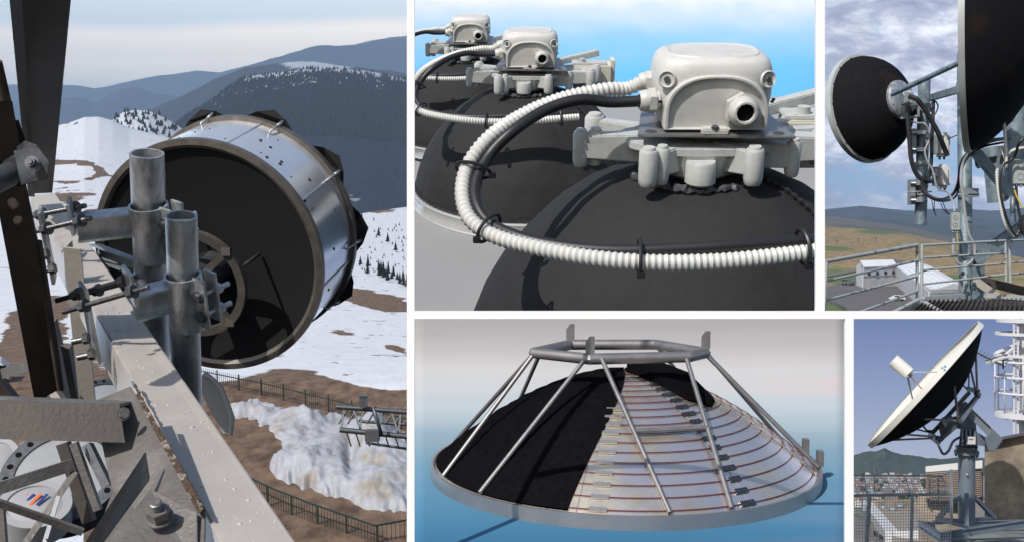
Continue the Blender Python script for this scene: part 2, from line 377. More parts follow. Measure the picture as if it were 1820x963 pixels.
# the forest that covers the dark mountain reads as one mass
M['conifer'] = mat('conifer_needles', (0.014, 0.021, 0.021), 0.9, 0, 0.4, 2.0, spec=0.1)
fm = MB(); r2 = random.Random(3)
def simple_pine(mb, b, h, r):
    a0 = r2.random() * 6
    ring = [b + Vector((math.cos(a0 + i * 1.047) * r * (0.7 + 0.6 * r2.random()), math.sin(a0 + i * 1.047) * r, h * (0.12 + 0.1 * r2.random()))) for i in range(6)]
    mb.add(ring + [b + Z3 * h], [(i, (i + 1) % 6, 6) for i in range(6)])
for i in range(13000):
    px = 300 + 445 * r2.random(); f = r2.random() ** 0.8
    top, low = lerp_tab(ra, px), lerp_tab(ra, px) + 120
    d = 2300 * (3000 / 2300) ** f; py = low * (1 - f) + top * f
    if f > 0.93 and px > 430 and r2.random() < 0.75: continue
    simple_pine(fm, P(px, py + 1.5, d), 8 + 7 * r2.random(), 3.2)
for i in range(170):
    px = 203 + 110 * r2.random(); f = r2.random()
    if px > 235 and r2.random() < 0.45: continue
    py = (lerp_tab(kn, px) + 60) * (1 - f) + lerp_tab(kn, px) * f
    simple_pine(fm, P(px, py + 0.5, 1250 * (1600 / 1250) ** f), 6 + 5 * r2.random(), 2.2)
tag(fm.build('forest', M['conifer']), 'dark conifer forest covering the far mountain and the snowy knoll', 'forest', kind='stuff')

def surf_d(px, py):
    for (d0, t0), (d1, t1) in zip(rows1[7:], rows1[8:]):
        a, b = lerp_tab(t0, px), lerp_tab(t1, px)
        if a >= py >= b: return d0 * (d1 / d0) ** ((a - py) / (a - b)) * 0.985
    return 980
# conifers one can tell apart on the right-hand snow slope
M['bark'] = mat('tree_bark', (0.06, 0.045, 0.035), 0.9)
def pine(label, loc, h, r, first=[None]):
    if first[0] is None:
        t = thing('pine_tree', label, 'tree', (0, 0, 0), 'pines on the snow slope')
        MB().cyl((0, 0, 0), (0, 0, 0.95), 0.035, 0.008, 7).build('trunk', M['bark'], t, True)
        c = MB()
        for L in range(11):
            z = 0.1 + 0.08 * L; q = 0.30 * (1 - L / 11.5)
            for k in range(13):
                a = k * 2 * math.pi / 13 + L * 1.3 + r2.random() * 0.3; rr = q * (0.7 + 0.5 * r2.random())
                e = Vector((math.cos(a) * rr, math.sin(a) * rr, z - 0.07 * r2.random())); s_ = Vector((-math.sin(a), math.cos(a), 0)) * rr * 0.28
                c.add([Vector((0, 0, z + 0.12)), e * 0.6 + Vector((0, 0, z * 0.4)) + s_, e, e * 0.6 + Vector((0, 0, z * 0.4)) - s_], [(0, 1, 2), (0, 2, 3)])
        c.build('crown', M['conifer'], t, True); first[0] = t
    else:
        t = copy_tree(first[0]); t['label'] = label
    t.location = loc; t.scale = (r / 0.3, r / 0.3, h); t.rotation_euler = (0, 0, r2.random() * 6)
for px, py, hp, lab in ((643, 403, 26, 'largest dark pine at the upper left of the snow slope'), (673, 420, 17, 'small pine just right of the large pine on the snow'), (689, 431, 18, 'middle pine of the row of three on the snow slope'), (703, 446, 17, 'lowest pine of the row of three on the snow slope'), (630, 384, 16, 'small pine on the crest above the drum edge')):
    pine(lab, P(px, py, surf_d(px, py)), U(hp, surf_d(px, py)), U(hp * 0.27, surf_d(px, py)))
for i in range(26):
    px = 640 + 95 * r2.random(); py = 466 + 14 * r2.random() + (px - 640) * 0.32
    pine('bare leggy tree in the dark clump at the foot of the snow slope', P(px, py + 4, surf_d(px, py + 4)), U(14 + 12 * r2.random(), surf_d(px, py)), U(4.5, surf_d(px, py)))
for i in range(60):
    px = 628 + 110 * r2.random(); py = 392 + 95 * r2.random()
    pine('tiny shrub dotted over the snow slope beside the drum', P(px, py, surf_d(px, py)), U(3 + 4 * r2.random(), surf_d(px, py)), U(1.7, surf_d(px, py)))

# ground near the mast: paving, snow bank, fences (the land lies 15.5 m below the mast head)
PA = math.radians(8.5)
fA = Vector((0, math.cos(PA), math.sin(PA))); uA = Vector((0, -math.sin(PA), math.cos(PA)))
def GA(px, py, h=15.5, up=0.0):
    r_ = P(px, py, 1.0); k = -h / r_.dot(uA); return r_ * k + uA * up
def GAd(q): return q.y
M['paving'] = mat('brown_paving', (0.135, 0.118, 0.10), 0.9, 0, 0.3, 1.5, 0.4, 6, coord='World', col2=(0.08, 0.062, 0.05), c2s=0.7)
pv = MB(); pv.loft([[GA(x, y, up=0.02) for x, y in ((350, 716), (480, 745), (600, 800), (745, 800), (745, 990), (520, 990), (380, 860))], [GA(x, y, up=-0.25) for x, y in ((350, 716), (480, 745), (600, 800), (745, 800), (745, 990), (520, 990), (380, 860))]], smooth=False)
tag(pv.build('paved_terrace', M['paving']), kind='structure')
M['snowbank'] = mat('dirty_shaded_snow', (0.33, 0.34, 0.37), 0.8, 0, 0.14, 3, 0.8, 3, coord='World', col2=(0.27, 0.24, 0.20), c2lo=0.50, c2hi=0.66, c2s=0.7, spec=0.3)  # brown dirt patches, strengthened to paint in the missing shadow contrast
outline = [(400, 722), (430, 718), (480, 722), (520, 735), (560, 752), (600, 742), (650, 745), (700, 772), (760, 800), (760, 925), (700, 935), (650, 930), (600, 900), (560, 888), (520, 872), (490, 862), (480, 830), (490, 800), (478, 770), (440, 758), (405, 745)]
def inside(px, py):
    c = False; n_ = len(outline); dm = 1e9
    for i in range(n_):
        x1, y1 = outline[i]; x2, y2 = outline[(i + 1) % n_]
        if (y1 > py) != (y2 > py) and px < (x2 - x1) * (py - y1) / (y2 - y1) + x1: c = not c
        L = (x2 - x1) ** 2 + (y2 - y1) ** 2; t = max(0, min(1, ((px - x1) * (x2 - x1) + (py - y1) * (y2 - y1)) / L))
        dm = min(dm, math.hypot(px - x1 - t * (x2 - x1), py - y1 - t * (y2 - y1)))
    return dm if c else -dm
vs = []; nx_, ny_ = 190, 130
for j in range(ny_ + 1):
    for i in range(nx_ + 1):
        px, py = 385 + 375 * i / nx_, 705 + 240 * j / ny_
        q = GA(px, py + 8)
        e = inside(px, py) + 7 + 9 * noise.noise(Vector((px / 14, py / 14, 0)))
        hgt = 1.1 * (1 - math.exp(-max(e, 0) / 14)) - 0.05 + min(0, e * 0.06)
        if e > 0: hgt += min(1, e / 14) * (0.55 * noise.fractal(Vector((q.x, q.y * 0.8, 1)) * 0.42, 1.15, 2.1, 5) + 0.75 * math.exp(-((px - 668) / 45) ** 2 - ((py - 800) / 45) ** 2) + 0.35 * math.exp(-((px - 560) / 40) ** 2 - ((py - 760) / 14) ** 2) - 0.7 * math.exp(-((px - 625) / 14) ** 2 - ((py - 830) / 40) ** 2) + 0.10 * abs(noise.noise(q * 1.6)))
        vs.append(q + uA * hgt)
mbs = MB(); m_ = nx_ + 1
mbs.add(vs, [(j * m_ + i, j * m_ + i + 1, (j + 1) * m_ + i + 1, (j + 1) * m_ + i) for j in range(ny_) for i in range(nx_)], True)
tag(mbs.build('snow_bank', M['snowbank']), kind='structure')
M['green_iron'] = mat('dark_green_iron', (0.018, 0.035, 0.03), 0.45, 0.2, 0.2)
M['kerb'] = mat('stone_kerb', (0.20, 0.17, 0.145), 0.9, 0, 0.2, 2, 0.4, 8, coord='World')
def fence(name, label, pts, H, n_post, spikes, rail_r=0.03):
    g = [GA(*p) for p in pts]; t = thing(name, label, 'fence', g[0], None)
    L = [0]
    for a, b in zip(g, g[1:]): L.append(L[-1] + (b - a).length)
    def at(s):
        for i in range(len(g) - 1):
            if s <= L[i + 1] or i == len(g) - 2: return g[i].lerp(g[i + 1], (s - L[i]) / (L[i + 1] - L[i]))
    rl = MB()
    for i in range(len(g) - 1):
        for z in (0.1, H * 0.9 if spikes else H): rl.bar(g[i] + uA * z, g[i + 1] + uA * z, 0.05 if not spikes else 0.04, 0.05, uA)
    rl.build('rail', M['green_iron'], t)
    pk = MB(); s = 0.0
    while s < L[-1]:
        b = at(s); pk.bar(b + uA * 0.1, b + uA * (H * (1.06 if spikes else 1.0)), 0.018, 0.018, Y3); s += 0.16
    pk.build('picket_panel', M['green_iron'], t)
    for i in range(n_post + 1):
        b = at(L[-1] * i / n_post); MB().bar(b - uA * 0.1, b + uA * (H * 1.1 if spikes else H), 0.065, 0.065, Y3).build('post', M['green_iron'], t)
    return t
kb = MB()
for a, b in zip([(330, 688), (480, 722), (600, 757)], [(480, 722), (600, 757), (760, 800)]):
    kb.bar(GA(*a), GA(*b), 0.5, 0.7, uA)
tag(kb.build('stone_kerb', M['kerb']), 'low brown stone kerb under the spiked green fence', 'kerb')
fence('iron_fence', 'long dark green spiked fence between brown grass and the snow bank', [(350, 689), (480, 717), (600, 748), (760, 792)], 1.15, 10, True)
fence('iron_railing', 'green railing with plain top rail in the lower corner below the snow bank', [(440, 905), (490, 930), (556, 958), (668, 1000), (745, 985)], 1.35, 6, False)
kb = MB()
for a, b in zip([(440, 916), (556, 968)], [(556, 968), (668, 1010)]): kb.bar(GA(*a), GA(*b), 0.35, 0.25, uA)
tag(kb.build('terrace_kerb', M['kerb']), 'brown kerb at the foot of the plain green railing', 'kerb')

# lattice mast section leaning in from the right, above the snow
lt = thing('lattice_mast', 'dark steel lattice mast section lying across above the snow bank', 'mast', P(700, 750, 28))
D1, D2 = 28.0, 29.2
def chord(a, b, r=4.5): MB().cyl(P(*a), P(*b), U(r, 28), n=12).build('chord', M['dark_steel'], lt)
chord((598, 722, D1), (745, 733, D1)); chord((604, 763, D1), (745, 777, D1), 5.0); chord((640, 748, D2), (745, 755, D2), 3.0); chord((650, 786, D2), (745, 800, D2), 2.5)
zz = MB(); xs = [612, 628, 645, 662, 679, 696, 713, 730]
for i, x in enumerate(xs):
    a = P(x, 723 + (x - 598) * 0.075, D1); b = P(x + (14 if i % 2 else -6), 765 + (x - 604) * 0.1, D1)
    zz.bar(a, b, U(3, 28), U(3, 28)); zz.bar(P(x + 8, 724, D1), P(x - 10, 752, D2), U(2.5, 28), U(2.5, 28)); zz.bar(P(x + 4, 767, D1), P(x + 12, 792, D2), U(2.2, 28), U(2.2, 28))
    if i % 2: zz.bar(P(x + 14, 766 + i, D1), P(x + 14, 752, D2), U(2.2, 28), U(2.2, 28))
zz.build('bracing', M['galv_dull'], lt)
MB().box(P(646, 713, 27.8), U(13, 28), 0.15, U(20, 28)).box(P(646, 703, 27.8), U(16, 28), 0.2, U(2.5, 28)).build('end_cap', M['dark_steel'], lt)
MB().box(P(662, 773, 27.8), U(24, 28), 0.3, U(20, 28)).build('joint_box', M['dark_steel'], lt)
MB().cyl(P(663, 722, 27.6), P(678, 770, 27.6), U(3, 28), n=10).build('strut', M['dark_steel'], lt)

# ---------------------------------------------------------------- the drum antenna
def pix_axis(px, py, d, ang, ux, uy, toward=False):
    v = ray(px, py); r_ = (X3 - v * v.x).normalized(); u_ = v.cross(r_) * -1
    if u_.z < 0: u_ = -u_
    l = math.hypot(ux, uy); side = (r_ * ux + u_ * uy) / l
    return (v * math.cos(ang) * (-1 if toward else 1) + side * math.sin(ang)).normalized()
DA = 9.2; cA = P(370, 457, DA); RA = U(214, DA); aA = pix_axis(370, 457, DA, math.radians(33), 65, 50)
LA = U(165, DA)
ant = thing('drum_antenna', 'large open drum antenna with bright metal shroud and black lining beside two poles', 'antenna', cA)
q = U(1, DA)
MB().lathe([(RA - 3 * q, 0.0), (RA - 3 * q, LA), (RA - 7 * q, LA), (RA - 7 * q, 0.0), (RA - 3 * q, 0)], cA, aA, 96).build('shroud', M['alu'], ant)
MB().lathe([(RA + 2 * q, -5 * q), (RA + 2 * q, 6 * q), (RA - 3.2 * q, 6 * q), (RA - 15 * q, 4 * q), (RA - 15 * q, -2 * q), (RA - 9 * q, -6 * q), (RA + 2 * q, -5 * q)], cA, aA, 96).build('front_rim', M['rim_dull'], ant)
MB().lathe([(RA - 4 * q, LA - 8 * q), (RA + 5 * q, LA - 7 * q), (RA + 5 * q, LA + 8 * q), (RA - 6 * q, LA + 10 * q), (RA - 6 * q, LA)], cA, aA, 96).build('rear_rim', M['rim_dull'], ant)
MB().lathe([(RA - 12 * q, 1 * q), (RA * 0.7, 12 * q), (RA * 0.35, 18 * q), (0.001, 20 * q)], cA, aA, 96).build('absorber_lining', M['black_foam'], ant)
uA2, rA2 = perp(aA)
def onA(r_, h, a): return cA + aA * h + (uA2 * math.cos(a) + rA2 * math.sin(a)) * r_
# black hood with pointed flaps behind the rear rim
MB().lathe([(RA - 6 * q, LA + 9 * q), (RA - 4 * q, LA + 18 * q), (RA * 0.72, LA + 40 * q), (RA * 0.3, LA + 50 * q), (0.001, LA + 52 * q)], cA, aA, 64).build('rear_cover', M['alu'], ant)
nf = 10
for i in range(nf):
    a = i * 2 * math.pi / nf + 0.35; wd = 0.24
    fl = MB(); pts = [onA(RA + 0 * q, LA + 9 * q, a - wd), onA(RA + 13 * q, LA + 16 * q, a - wd * 0.55), onA(RA + 23 * q, LA + 21 * q, a), onA(RA + 13 * q, LA + 16 * q, a + wd * 0.55), onA(RA + 0 * q, LA + 9 * q, a + wd), onA(RA - 8 * q, LA + 30 * q, a)]
    fl.loft([pts, [p + aA * 2 * q for p in pts]], smooth=False); fl.build('hood_flap', M['black_cloth'], ant)
for i in range(10):
    a = 0.45 + i * 2 * math.pi / 10
    tb = MB(); tb.cyl(onA(RA + 3 * q, LA - 38 * q, a), onA(RA + 7 * q, LA + 4 * q, a), 1.8 * q, n=10); tb.cyl(onA(RA + 6 * q, LA - 6 * q, a), onA(RA + 9 * q, LA + 16 * q, a), 3.2 * q, n=10)
    tb.cyl(onA(RA - 3 * q, LA - 38 * q, a), onA(RA + 4 * q, LA - 38 * q, a), 2 * q, n=8); tb.build('tension_bolt', M['galv'], ant)
for i in range(8):
    a = 0.3 + i * 2 * math.pi / 8
    MB().extr([(-1.2 * q, 0), (1.2 * q, 0), (1.2 * q, 2.5 * q), (-1.2 * q, 2.5 * q)], onA(RA - 3.2 * q, 8 * q, a), onA(RA - 3.2 * q, LA - 9 * q, a), onA(1, 0, a) - onA(0, 0, a)).build('shroud_seam', M['alu'], ant)
r3 = random.Random(11)
for i in range(46):
    a = r3.random() * 6.283; hh = (14 + 20 * (r3.random() < 0.5) + 90 * r3.random()) * q
    MB().cyl(onA(RA - 3.5 * q, hh, a), onA(RA - 2.0 * q, hh, a), (1.2 + 1.6 * (r3.random() < 0.3)) * q, n=10).build('rivet_hole', M['dark_hole'], ant)
# round mounting frame on the near side
mr = MB(); RR = 97 * q; off = -62 * q; cR = cA - Z3 * 26 * q
def onR(r_, h, a): return onA(r_, h, a) - Z3 * 26 * q
mr.lathe([(RR, off), (RR, off + 12 * q), (RR - 14 * q, off + 12 * q), (RR - 14 * q, off), (RR, off)], cR, aA, 64); mr.build('mounting_ring', M['rim_dull'], ant)
for k in range(4):
    a = 0.9 + k * math.pi / 2
    MB().bar(onR(RR - 5 * q, off + 6 * q, a), onR(28 * q, off + 6 * q, a), 12 * q, 10 * q, aA).build('mounting_arm', M['rim_dull'], ant)
    MB().box(onR(RR - 5 * q, off + 4 * q, a), 15 * q, 14 * q, 14 * q).build('mounting_lug', M['brown_steel'], ant)
    MB().cyl(onR(RR - 8 * q, off + 10 * q, a + 0.4), onR(RR, 20 * q, a + 0.4), 3 * q, n=10).build('standoff', M['dark_steel'], ant)
MB().lathe([(32 * q, off - 8 * q), (32 * q, 20 * q), (0.001, 20 * q)], cR, aA, 32).lathe([(32 * q, off - 8 * q), (0.001, off - 8 * q)], cR, aA, 32).build('hub', M['dark_steel'], ant)

# ---------------------------------------------------------------- mast head steel
uP = Vector((0, -math.sin(math.radians(26)), math.cos(math.radians(26))))
def part_poles(name, label, top, bot, rp, d):
    t = thing(name, label, 'pole', P(*bot)); R_ = U(rp, d)
    MB().pipe(P(*bot), P(*top), R_, R_ * 0.86, 40).build('tube', M['galv'], t)
    a = P(*top); MB().box(a - uP * R_ * 0.5, R_ * 1.72, R_ * 0.12, R_ * 0.5, (Matrix.Rotation(0.9 if d > 6 else 0.05, 3, 'Z') @ X3, Matrix.Rotation(0.9 if d > 6 else 0.05, 3, 'Z') @ Y3, Z3)).build('inner_web', M['galv'], t)
    return t
D_1, D_2 = 6.6, 5.3
p1 = part_poles('pole', 'farther galvanised tube pole whose open top stands left of the drum', (261, 273, D_1), (273, 640, D_1 + 0.55), 30, D_1)
p2 = part_poles('pole', 'nearer galvanised tube pole with the lower open top and bolted clamp', (322, 384, D_2), (334, 760, D_2 + 0.48), 28, D_2)
M['gusset_paint'] = mat('shaded_grey_paint', (0.15, 0.138, 0.128), 0.45, 0.25, 0.1, 6, 0.3, 35, col2=(0.20, 0.185, 0.17), c2s=3)  # beam paint darkened, so the shade on gusset and braces is in the colour
M['blister_paint'] = mat('blister_paint', (0.46, 0.42, 0.38), 0.7, 0.1, 0.05, 5, spec=0.2)
M['brace_paint'] = mat('matt_grey_paint', (0.33, 0.305, 0.28), 0.75, 0, 0.08, 12, spec=0.2)
# inclined box beam
bm_ = thing('box_beam', 'long painted box beam with rough rusty weld sloping down from the mast', 'beam', P(240, 660, 4.2))
def beam_d(y): return 1 / (1 / 9.0 + (1 / 3.25 - 1 / 9.0) * (y - 345) / (963 - 345))
fl_, fr_ = P(54, 347, 9.0), P(98, 343, 9.0); nl_, nr_ = P(420, 1010, 3.2), P(560, 1010, 3.2)
dn = Vector((-0.10, 0.30, -0.62)).normalized()
wdt = (nr_ - nl_).length
MB().loft([[fl_, fr_, fr_ + dn * wdt * 1.0, fl_ + dn * wdt * 1.0], [nl_, nr_, nr_ + dn * wdt * 1.0, nl_ + dn * wdt * 1.0]], smooth=False).build('beam_body', M['beam_paint'], bm_, bevel=0.008)
ws = MB(); r4 = random.Random(5)
def topL(t): return fl_.lerp(nl_, t)
wpts = [P(235 + (360 - 235) * t + r4.uniform(-2, 2), 678 + (905 - 678) * t, beam_d(678 + 227 * t) - 0.03) for t in [i / 60 for i in range(61)]]
ws.tube(wpts, U(3.4, 4), 8, rf=lambda i: 0.5 + 0.8 * abs(noise.noise(Vector((i * 0.7, 0, 0)))) * 1.6).build('weld_seam', M['rust'], bm_)
# pimples in the paint
pm = MB()
nrm = (nr_ - nl_).cross(fl_ - nl_).normalized()
if nrm.y > 0: nrm = -nrm
for i in range(150):
    t = 1 - r4.random() ** 1.6; s_ = 0.06 + 0.88 * r4.random(); c = fl_.lerp(nl_, t).lerp(fr_.lerp(nr_, t), s_)
    rr = 0.0022 + 0.003 * r4.random() ** 3
    pm.lathe([(rr * 2, -rr * 0.5), (rr * 1.2, rr * 0.6), (0.0001, rr)], c, nrm, 8)
pm.build('paint_blisters', M['blister_paint'], bm_)

# brown columns
c1_ = thing('steel_column', 'broad brown steel column rising to the top of the mountain view', 'column', P(75, 345, 8.0))
MB().loft([[P(20, -40, 3.5), P(130, -40, 3.5), P(130, -40, 4.1), P(20, -40, 4.1)], [P(53, 345, 8.0), P(93, 343, 8.0), P(93, 343, 8.5), P(53, 345, 8.5)]], smooth=False).build('web', M['brown_steel'], c1_)
MB().loft([[P(13, -40, 3.3), P(36, -40, 3.42), P(36, -40, 3.49), P(13, -40, 3.38)], [P(50, 350, 7.8), P(62, 350, 7.9), P(62, 350, 7.99), P(50, 350, 7.9)]], smooth=False).build('flange', M['brown_steel'], c1_)
c2_ = thing('steel_column', 'brown bolted column at the left edge, crossed by the pipe', 'column', P(90, 700, 6.0))
MB().loft([[P(-40, 180, 4.4), P(22, 180, 4.4), P(22, 180, 4.8), P(-40, 180, 4.8)], [P(62, 715, 5.6), P(108, 690, 5.6), P(108, 690, 6.1), P(62, 715, 6.1)]], smooth=False).build('web', M['brown_steel'], c2_)
MB().cyl(P(-8, 110, 4.7), P(38, 300, 4.95), U(11, 4.8), U(9, 4.9)).build('tube', M['brown_steel'], c2_)
MB().cyl(P(38, 330, 4.8), P(80, 520, 5.2), U(8, 4.8)).cyl(P(68, 430, 5.0), P(108, 690, 5.5), U(7, 5)).build('edge_tube', M['brown_steel'], c2_)
for x, y in ((22, 360), (32, 392), (26, 362 + 3)):
    MB().bolt(P(x, y, 4.55), P(x, y, 4.0) - P(x, y, 4.6), U(6, 4.5), U(7, 4.5)).build('bolt', M['brown_steel'], c2_)
pj = thing('pipe_joint', 'dark pipe ending in a clevis plate with a hexagonal bolt on the column', 'pipe', P(40, 300, 4.2))
MB().cyl(P(-60, 345, 4.0), P(34, 303, 4.25), U(24, 4.1), U(21, 4.2), 32).build('pipe', M['dark_steel'], pj)
MB().cyl(P(27, 306, 4.2), P(39, 300, 4.25), U(27, 4.1), U(27, 4.2), 32).build('collar', M['dark_steel'], pj)
MB().slab([(24, 268, 4.18), (68, 262, 4.12), (88, 288, 4.1), (84, 318, 4.12), (38, 330, 4.16)], U(7, 4.1)).build('clevis_plate', M['dark_steel'], pj, bevel=0.002)
MB().slab([(30, 262, 4.32), (44, 250, 4.32), (66, 258, 4.32), (70, 300, 4.34), (30, 310, 4.34)], U(6, 4.1)).build('clevis_plate', M['dark_steel'], pj)
MB().bolt(P(57, 290, 4.1), Vector((0.12, -1, 0.1)), U(9, 4.1), U(13, 4.1), U(4, 4.1)).build('bolt', M['bolt'], pj)
MB().slab([(26, 215, 4.7), (33, 213, 4.7), (50, 262, 4.6), (38, 268, 4.6)], U(8, 4.6)).build('lug', M['brown_steel'], pj)
c3_ = thing('tower_column', 'slim grey tower leg standing behind the clamp plates', 'column', P(160, 730, 6.6))
MB().angle(P(112, 440, 6.2), P(142, 725, 6.7), U(30, 6.4), U(4, 6.4), Y3).build('leg_angle', M['beam_paint'], c3_)
MB().bar(P(60, 640, 6.4), P(108, 712, 6.4), U(22, 6.4), U(14, 6.4)).build('foot', M['beam_paint'], c3_)

# clamps between beam and poles
def clamp(label, dd, pole_c, beam_c, wide, high, pl_r, pl_l, rods, low):
    t = thing('beam_clamp', label, 'clamp', P(*beam_c), 'pole clamps on the box beam')
    a, b = P(*beam_c), P(*pole_c); ax = (b - a); ax = (ax - uP * ax.dot(uP)).normalized(); side = uP.cross(ax).normalized(); q_ = U(1, dd)
    a = b - ax * (b - a).length
    MB().ibeam(a, b, wide * q_, high * q_, 5 * q_, uP).build('arm', M['galv'], t, bevel=0.0015)
    MB().box(b - ax * 2 * q_, 6 * q_, wide * 1.1 * q_, high * 1.1 * q_, (ax, side, uP)).build('end_plate', M['galv'], t, bevel=0.001)
    for (x, y, z, h_, w_) in (pl_r, pl_l): MB().box(P(x, y, z), 6 * q_, w_ * q_, h_ * q_, (ax, side, uP)).build('clamp_plate', M['galv'], t, bevel=0.002)
    for r0, r1 in rods:
        A, B = P(*r0), P(*r1); n_ = 70; L_ = [A.lerp(B, i / n_) for i in range(n_ + 1)]
        MB().tube(L_, 5.0 * q_, 10, rf=lambda i: 1.0 if i % 2 else 0.86).build('threaded_rod', M['bolt'], t)
        x_ = (B - A).normalized()
        for f in (0.24, 0.80):
            c = A.lerp(B, f); MB().cyl(c - x_ * 7 * q_, c + x_ * 6 * q_, 9.5 * q_, n=6, smooth=False).cyl(c + x_ * 6 * q_, c + x_ * 8 * q_, 12 * q_, n=18).build('nut', M['dark_steel'], t)
    for (x, y, z) in low:
        MB().cyl(P(x - 22, y + 5, z), P(x + 8, y - 1, z), 5.5 * q_, n=12).cyl(P(x - 2, y, z), P(x + 8, y - 2, z), 10 * q_, n=6, smooth=False).build('bolt', M['bolt'], t)
    return t
clamp('farther clamp of I-beam arm, plates and threaded rods holding the taller pole', 6.7, (262, 392, 6.78), (140, 418, 6.7), 40, 44, (127, 384, 6.62, 58, 46), (84, 436, 6.8, 140, 40),
      [((46, 386, 6.9), (152, 366, 6.72)), ((56, 413, 6.7), (162, 388, 6.5))], [(78, 452, 6.62), (90, 478, 6.62)])
clamp('nearer clamp of I-beam arm, plates and threaded rods holding the lower pole', 5.2, (322, 520, 5.42), (236, 546, 5.3), 44, 50, (231, 508, 5.12, 62, 52), (160, 573, 5.25, 150, 46),
      [((100, 534, 5.3), (248, 490, 5.12)), ((112, 554, 5.12), (264, 510, 4.95)), ((150, 522, 5.4), (240, 498, 5.25))], [(150, 602, 5.1), (160, 630, 5.1)])
def pole_clamp(label, dd, cx, cy, rp, ys):
    t = thing('pole_bracket', label, 'bracket', P(cx, cy, dd), 'split brackets round the poles')
    q_ = U(1, dd); MB().lathe([(rp * q_ + 0.001, -100 * q_), ((rp + 5) * q_, -100 * q_), ((rp + 5) * q_, 4 * q_), (rp * q_ + 0.001, 4 * q_)], P(cx, cy, dd), uP, 40).build('sleeve', M['galv'], t)
    n1 = Vector((-0.55, -0.83, 0)); t1 = Vector((0.83, -0.55, 0)); n1 = (n1 - uP * n1.dot(uP)).normalized(); t1 = uP.cross(n1).normalized()
    e1 = P(cx + rp + 6, cy + 48, dd - 0.02)
    for k in (0, 1): MB().box(e1 - n1 * 26 * q_ * k + uP * 6 * k * q_, 30 * q_, 5 * q_, 96 * q_, (t1, n1, uP)).build('ear_plate', M['galv'], t, bevel=0.0015)
    for y in ys:
        c = e1 + uP * (48 + cy - y) * q_
        MB().bolt(c + n1 * 2.5 * q_, n1, 8.5 * q_, 9 * q_).build('bolt', M['dark_steel'], t)
        MB().cyl(c, c - n1 * 62 * q_, 5 * q_, n=12).cyl(c - n1 * 30 * q_, c - n1 * 44 * q_, 9.5 * q_, n=6, smooth=False).build('stud', M['galv'], t)
pole_clamp('bracket with two bolts clasping the nearer pole', 5.38, 325, 492, 28, (525, 564))
pole_clamp('bracket half hidden behind the nearer pole, clasping the farther pole', 6.68, 264, 368, 30, (398, 428))
# channel behind the far pole
ch = thing('steel_channel', 'blue-grey steel channel spanning behind the poles in front of the drum', 'channel', P(215, 465, 7.2))
MB().chan(P(176, 446, 7.2), P(262, 478, 7.0), 0.09, U(26, 7.1), 0.012, Z3).build('channel_body', M['galv_dull'], ch)

# gusset plate and angle irons at the lower left
gp = thing('gusset_plate', 'large painted gusset plate with blistered rusty edge under the beam', 'plate', P(280, 800, 3.8))
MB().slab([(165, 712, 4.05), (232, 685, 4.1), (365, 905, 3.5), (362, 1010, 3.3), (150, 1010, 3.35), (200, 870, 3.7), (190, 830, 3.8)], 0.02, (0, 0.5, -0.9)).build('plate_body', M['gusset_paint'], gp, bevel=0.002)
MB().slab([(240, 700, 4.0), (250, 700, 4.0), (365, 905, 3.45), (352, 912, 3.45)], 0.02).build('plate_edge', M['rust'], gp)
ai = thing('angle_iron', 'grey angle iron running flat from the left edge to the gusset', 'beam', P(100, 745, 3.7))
MB().slab([(-60, 709, 3.75), (212, 716, 3.85), (222, 786, 3.8), (-60, 778, 3.7)], 0.015).build('vertical_leg', M['brown_steel'], ai)  # front leg in darker brown carries the shade of this side
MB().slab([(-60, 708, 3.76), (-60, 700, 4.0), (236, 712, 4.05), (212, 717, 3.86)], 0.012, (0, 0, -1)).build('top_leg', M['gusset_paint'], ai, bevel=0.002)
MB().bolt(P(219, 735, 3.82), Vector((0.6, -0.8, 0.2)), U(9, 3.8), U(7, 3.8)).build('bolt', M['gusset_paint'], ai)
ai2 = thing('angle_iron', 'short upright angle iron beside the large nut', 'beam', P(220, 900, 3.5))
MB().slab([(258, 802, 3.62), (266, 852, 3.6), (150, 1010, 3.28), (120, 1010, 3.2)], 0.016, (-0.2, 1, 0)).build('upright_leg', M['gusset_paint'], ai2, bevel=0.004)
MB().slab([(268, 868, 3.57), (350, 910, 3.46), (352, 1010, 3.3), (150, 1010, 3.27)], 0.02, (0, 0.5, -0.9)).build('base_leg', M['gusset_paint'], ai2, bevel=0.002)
M['nut_steel'] = mat('painted_nut', (0.17, 0.16, 0.155), 0.4, 0.5, 0.15, 20, 0.1, 60)
nb = thing('hex_nut', 'big painted hexagonal nut and stud on the gusset plate', 'nut', P(283, 920, 3.42))
axn = Vector((0.02, -0.62, 0.78))
cN = P(284, 920, 3.42); qn = U(1, 3.4)
MB().cyl(cN, cN + axn * 4 * qn, 25 * qn, n=32).build('washer', M['nut_steel'], nb, bevel=0.001)
MB().cyl(cN + axn * 4 * qn, cN + axn * 27 * qn, 21 * qn, n=6, smooth=False).build('nut', M['nut_steel'], nb, bevel=0.0015)
MB().tube([cN + axn * (27 + k * 1.2) * qn for k in range(16)], 11 * qn, 18, rf=lambda i: (1.0 if i % 2 else 0.9) * (0.8 if i > 13 else 1)).build('stud', M['nut_steel'], nb)

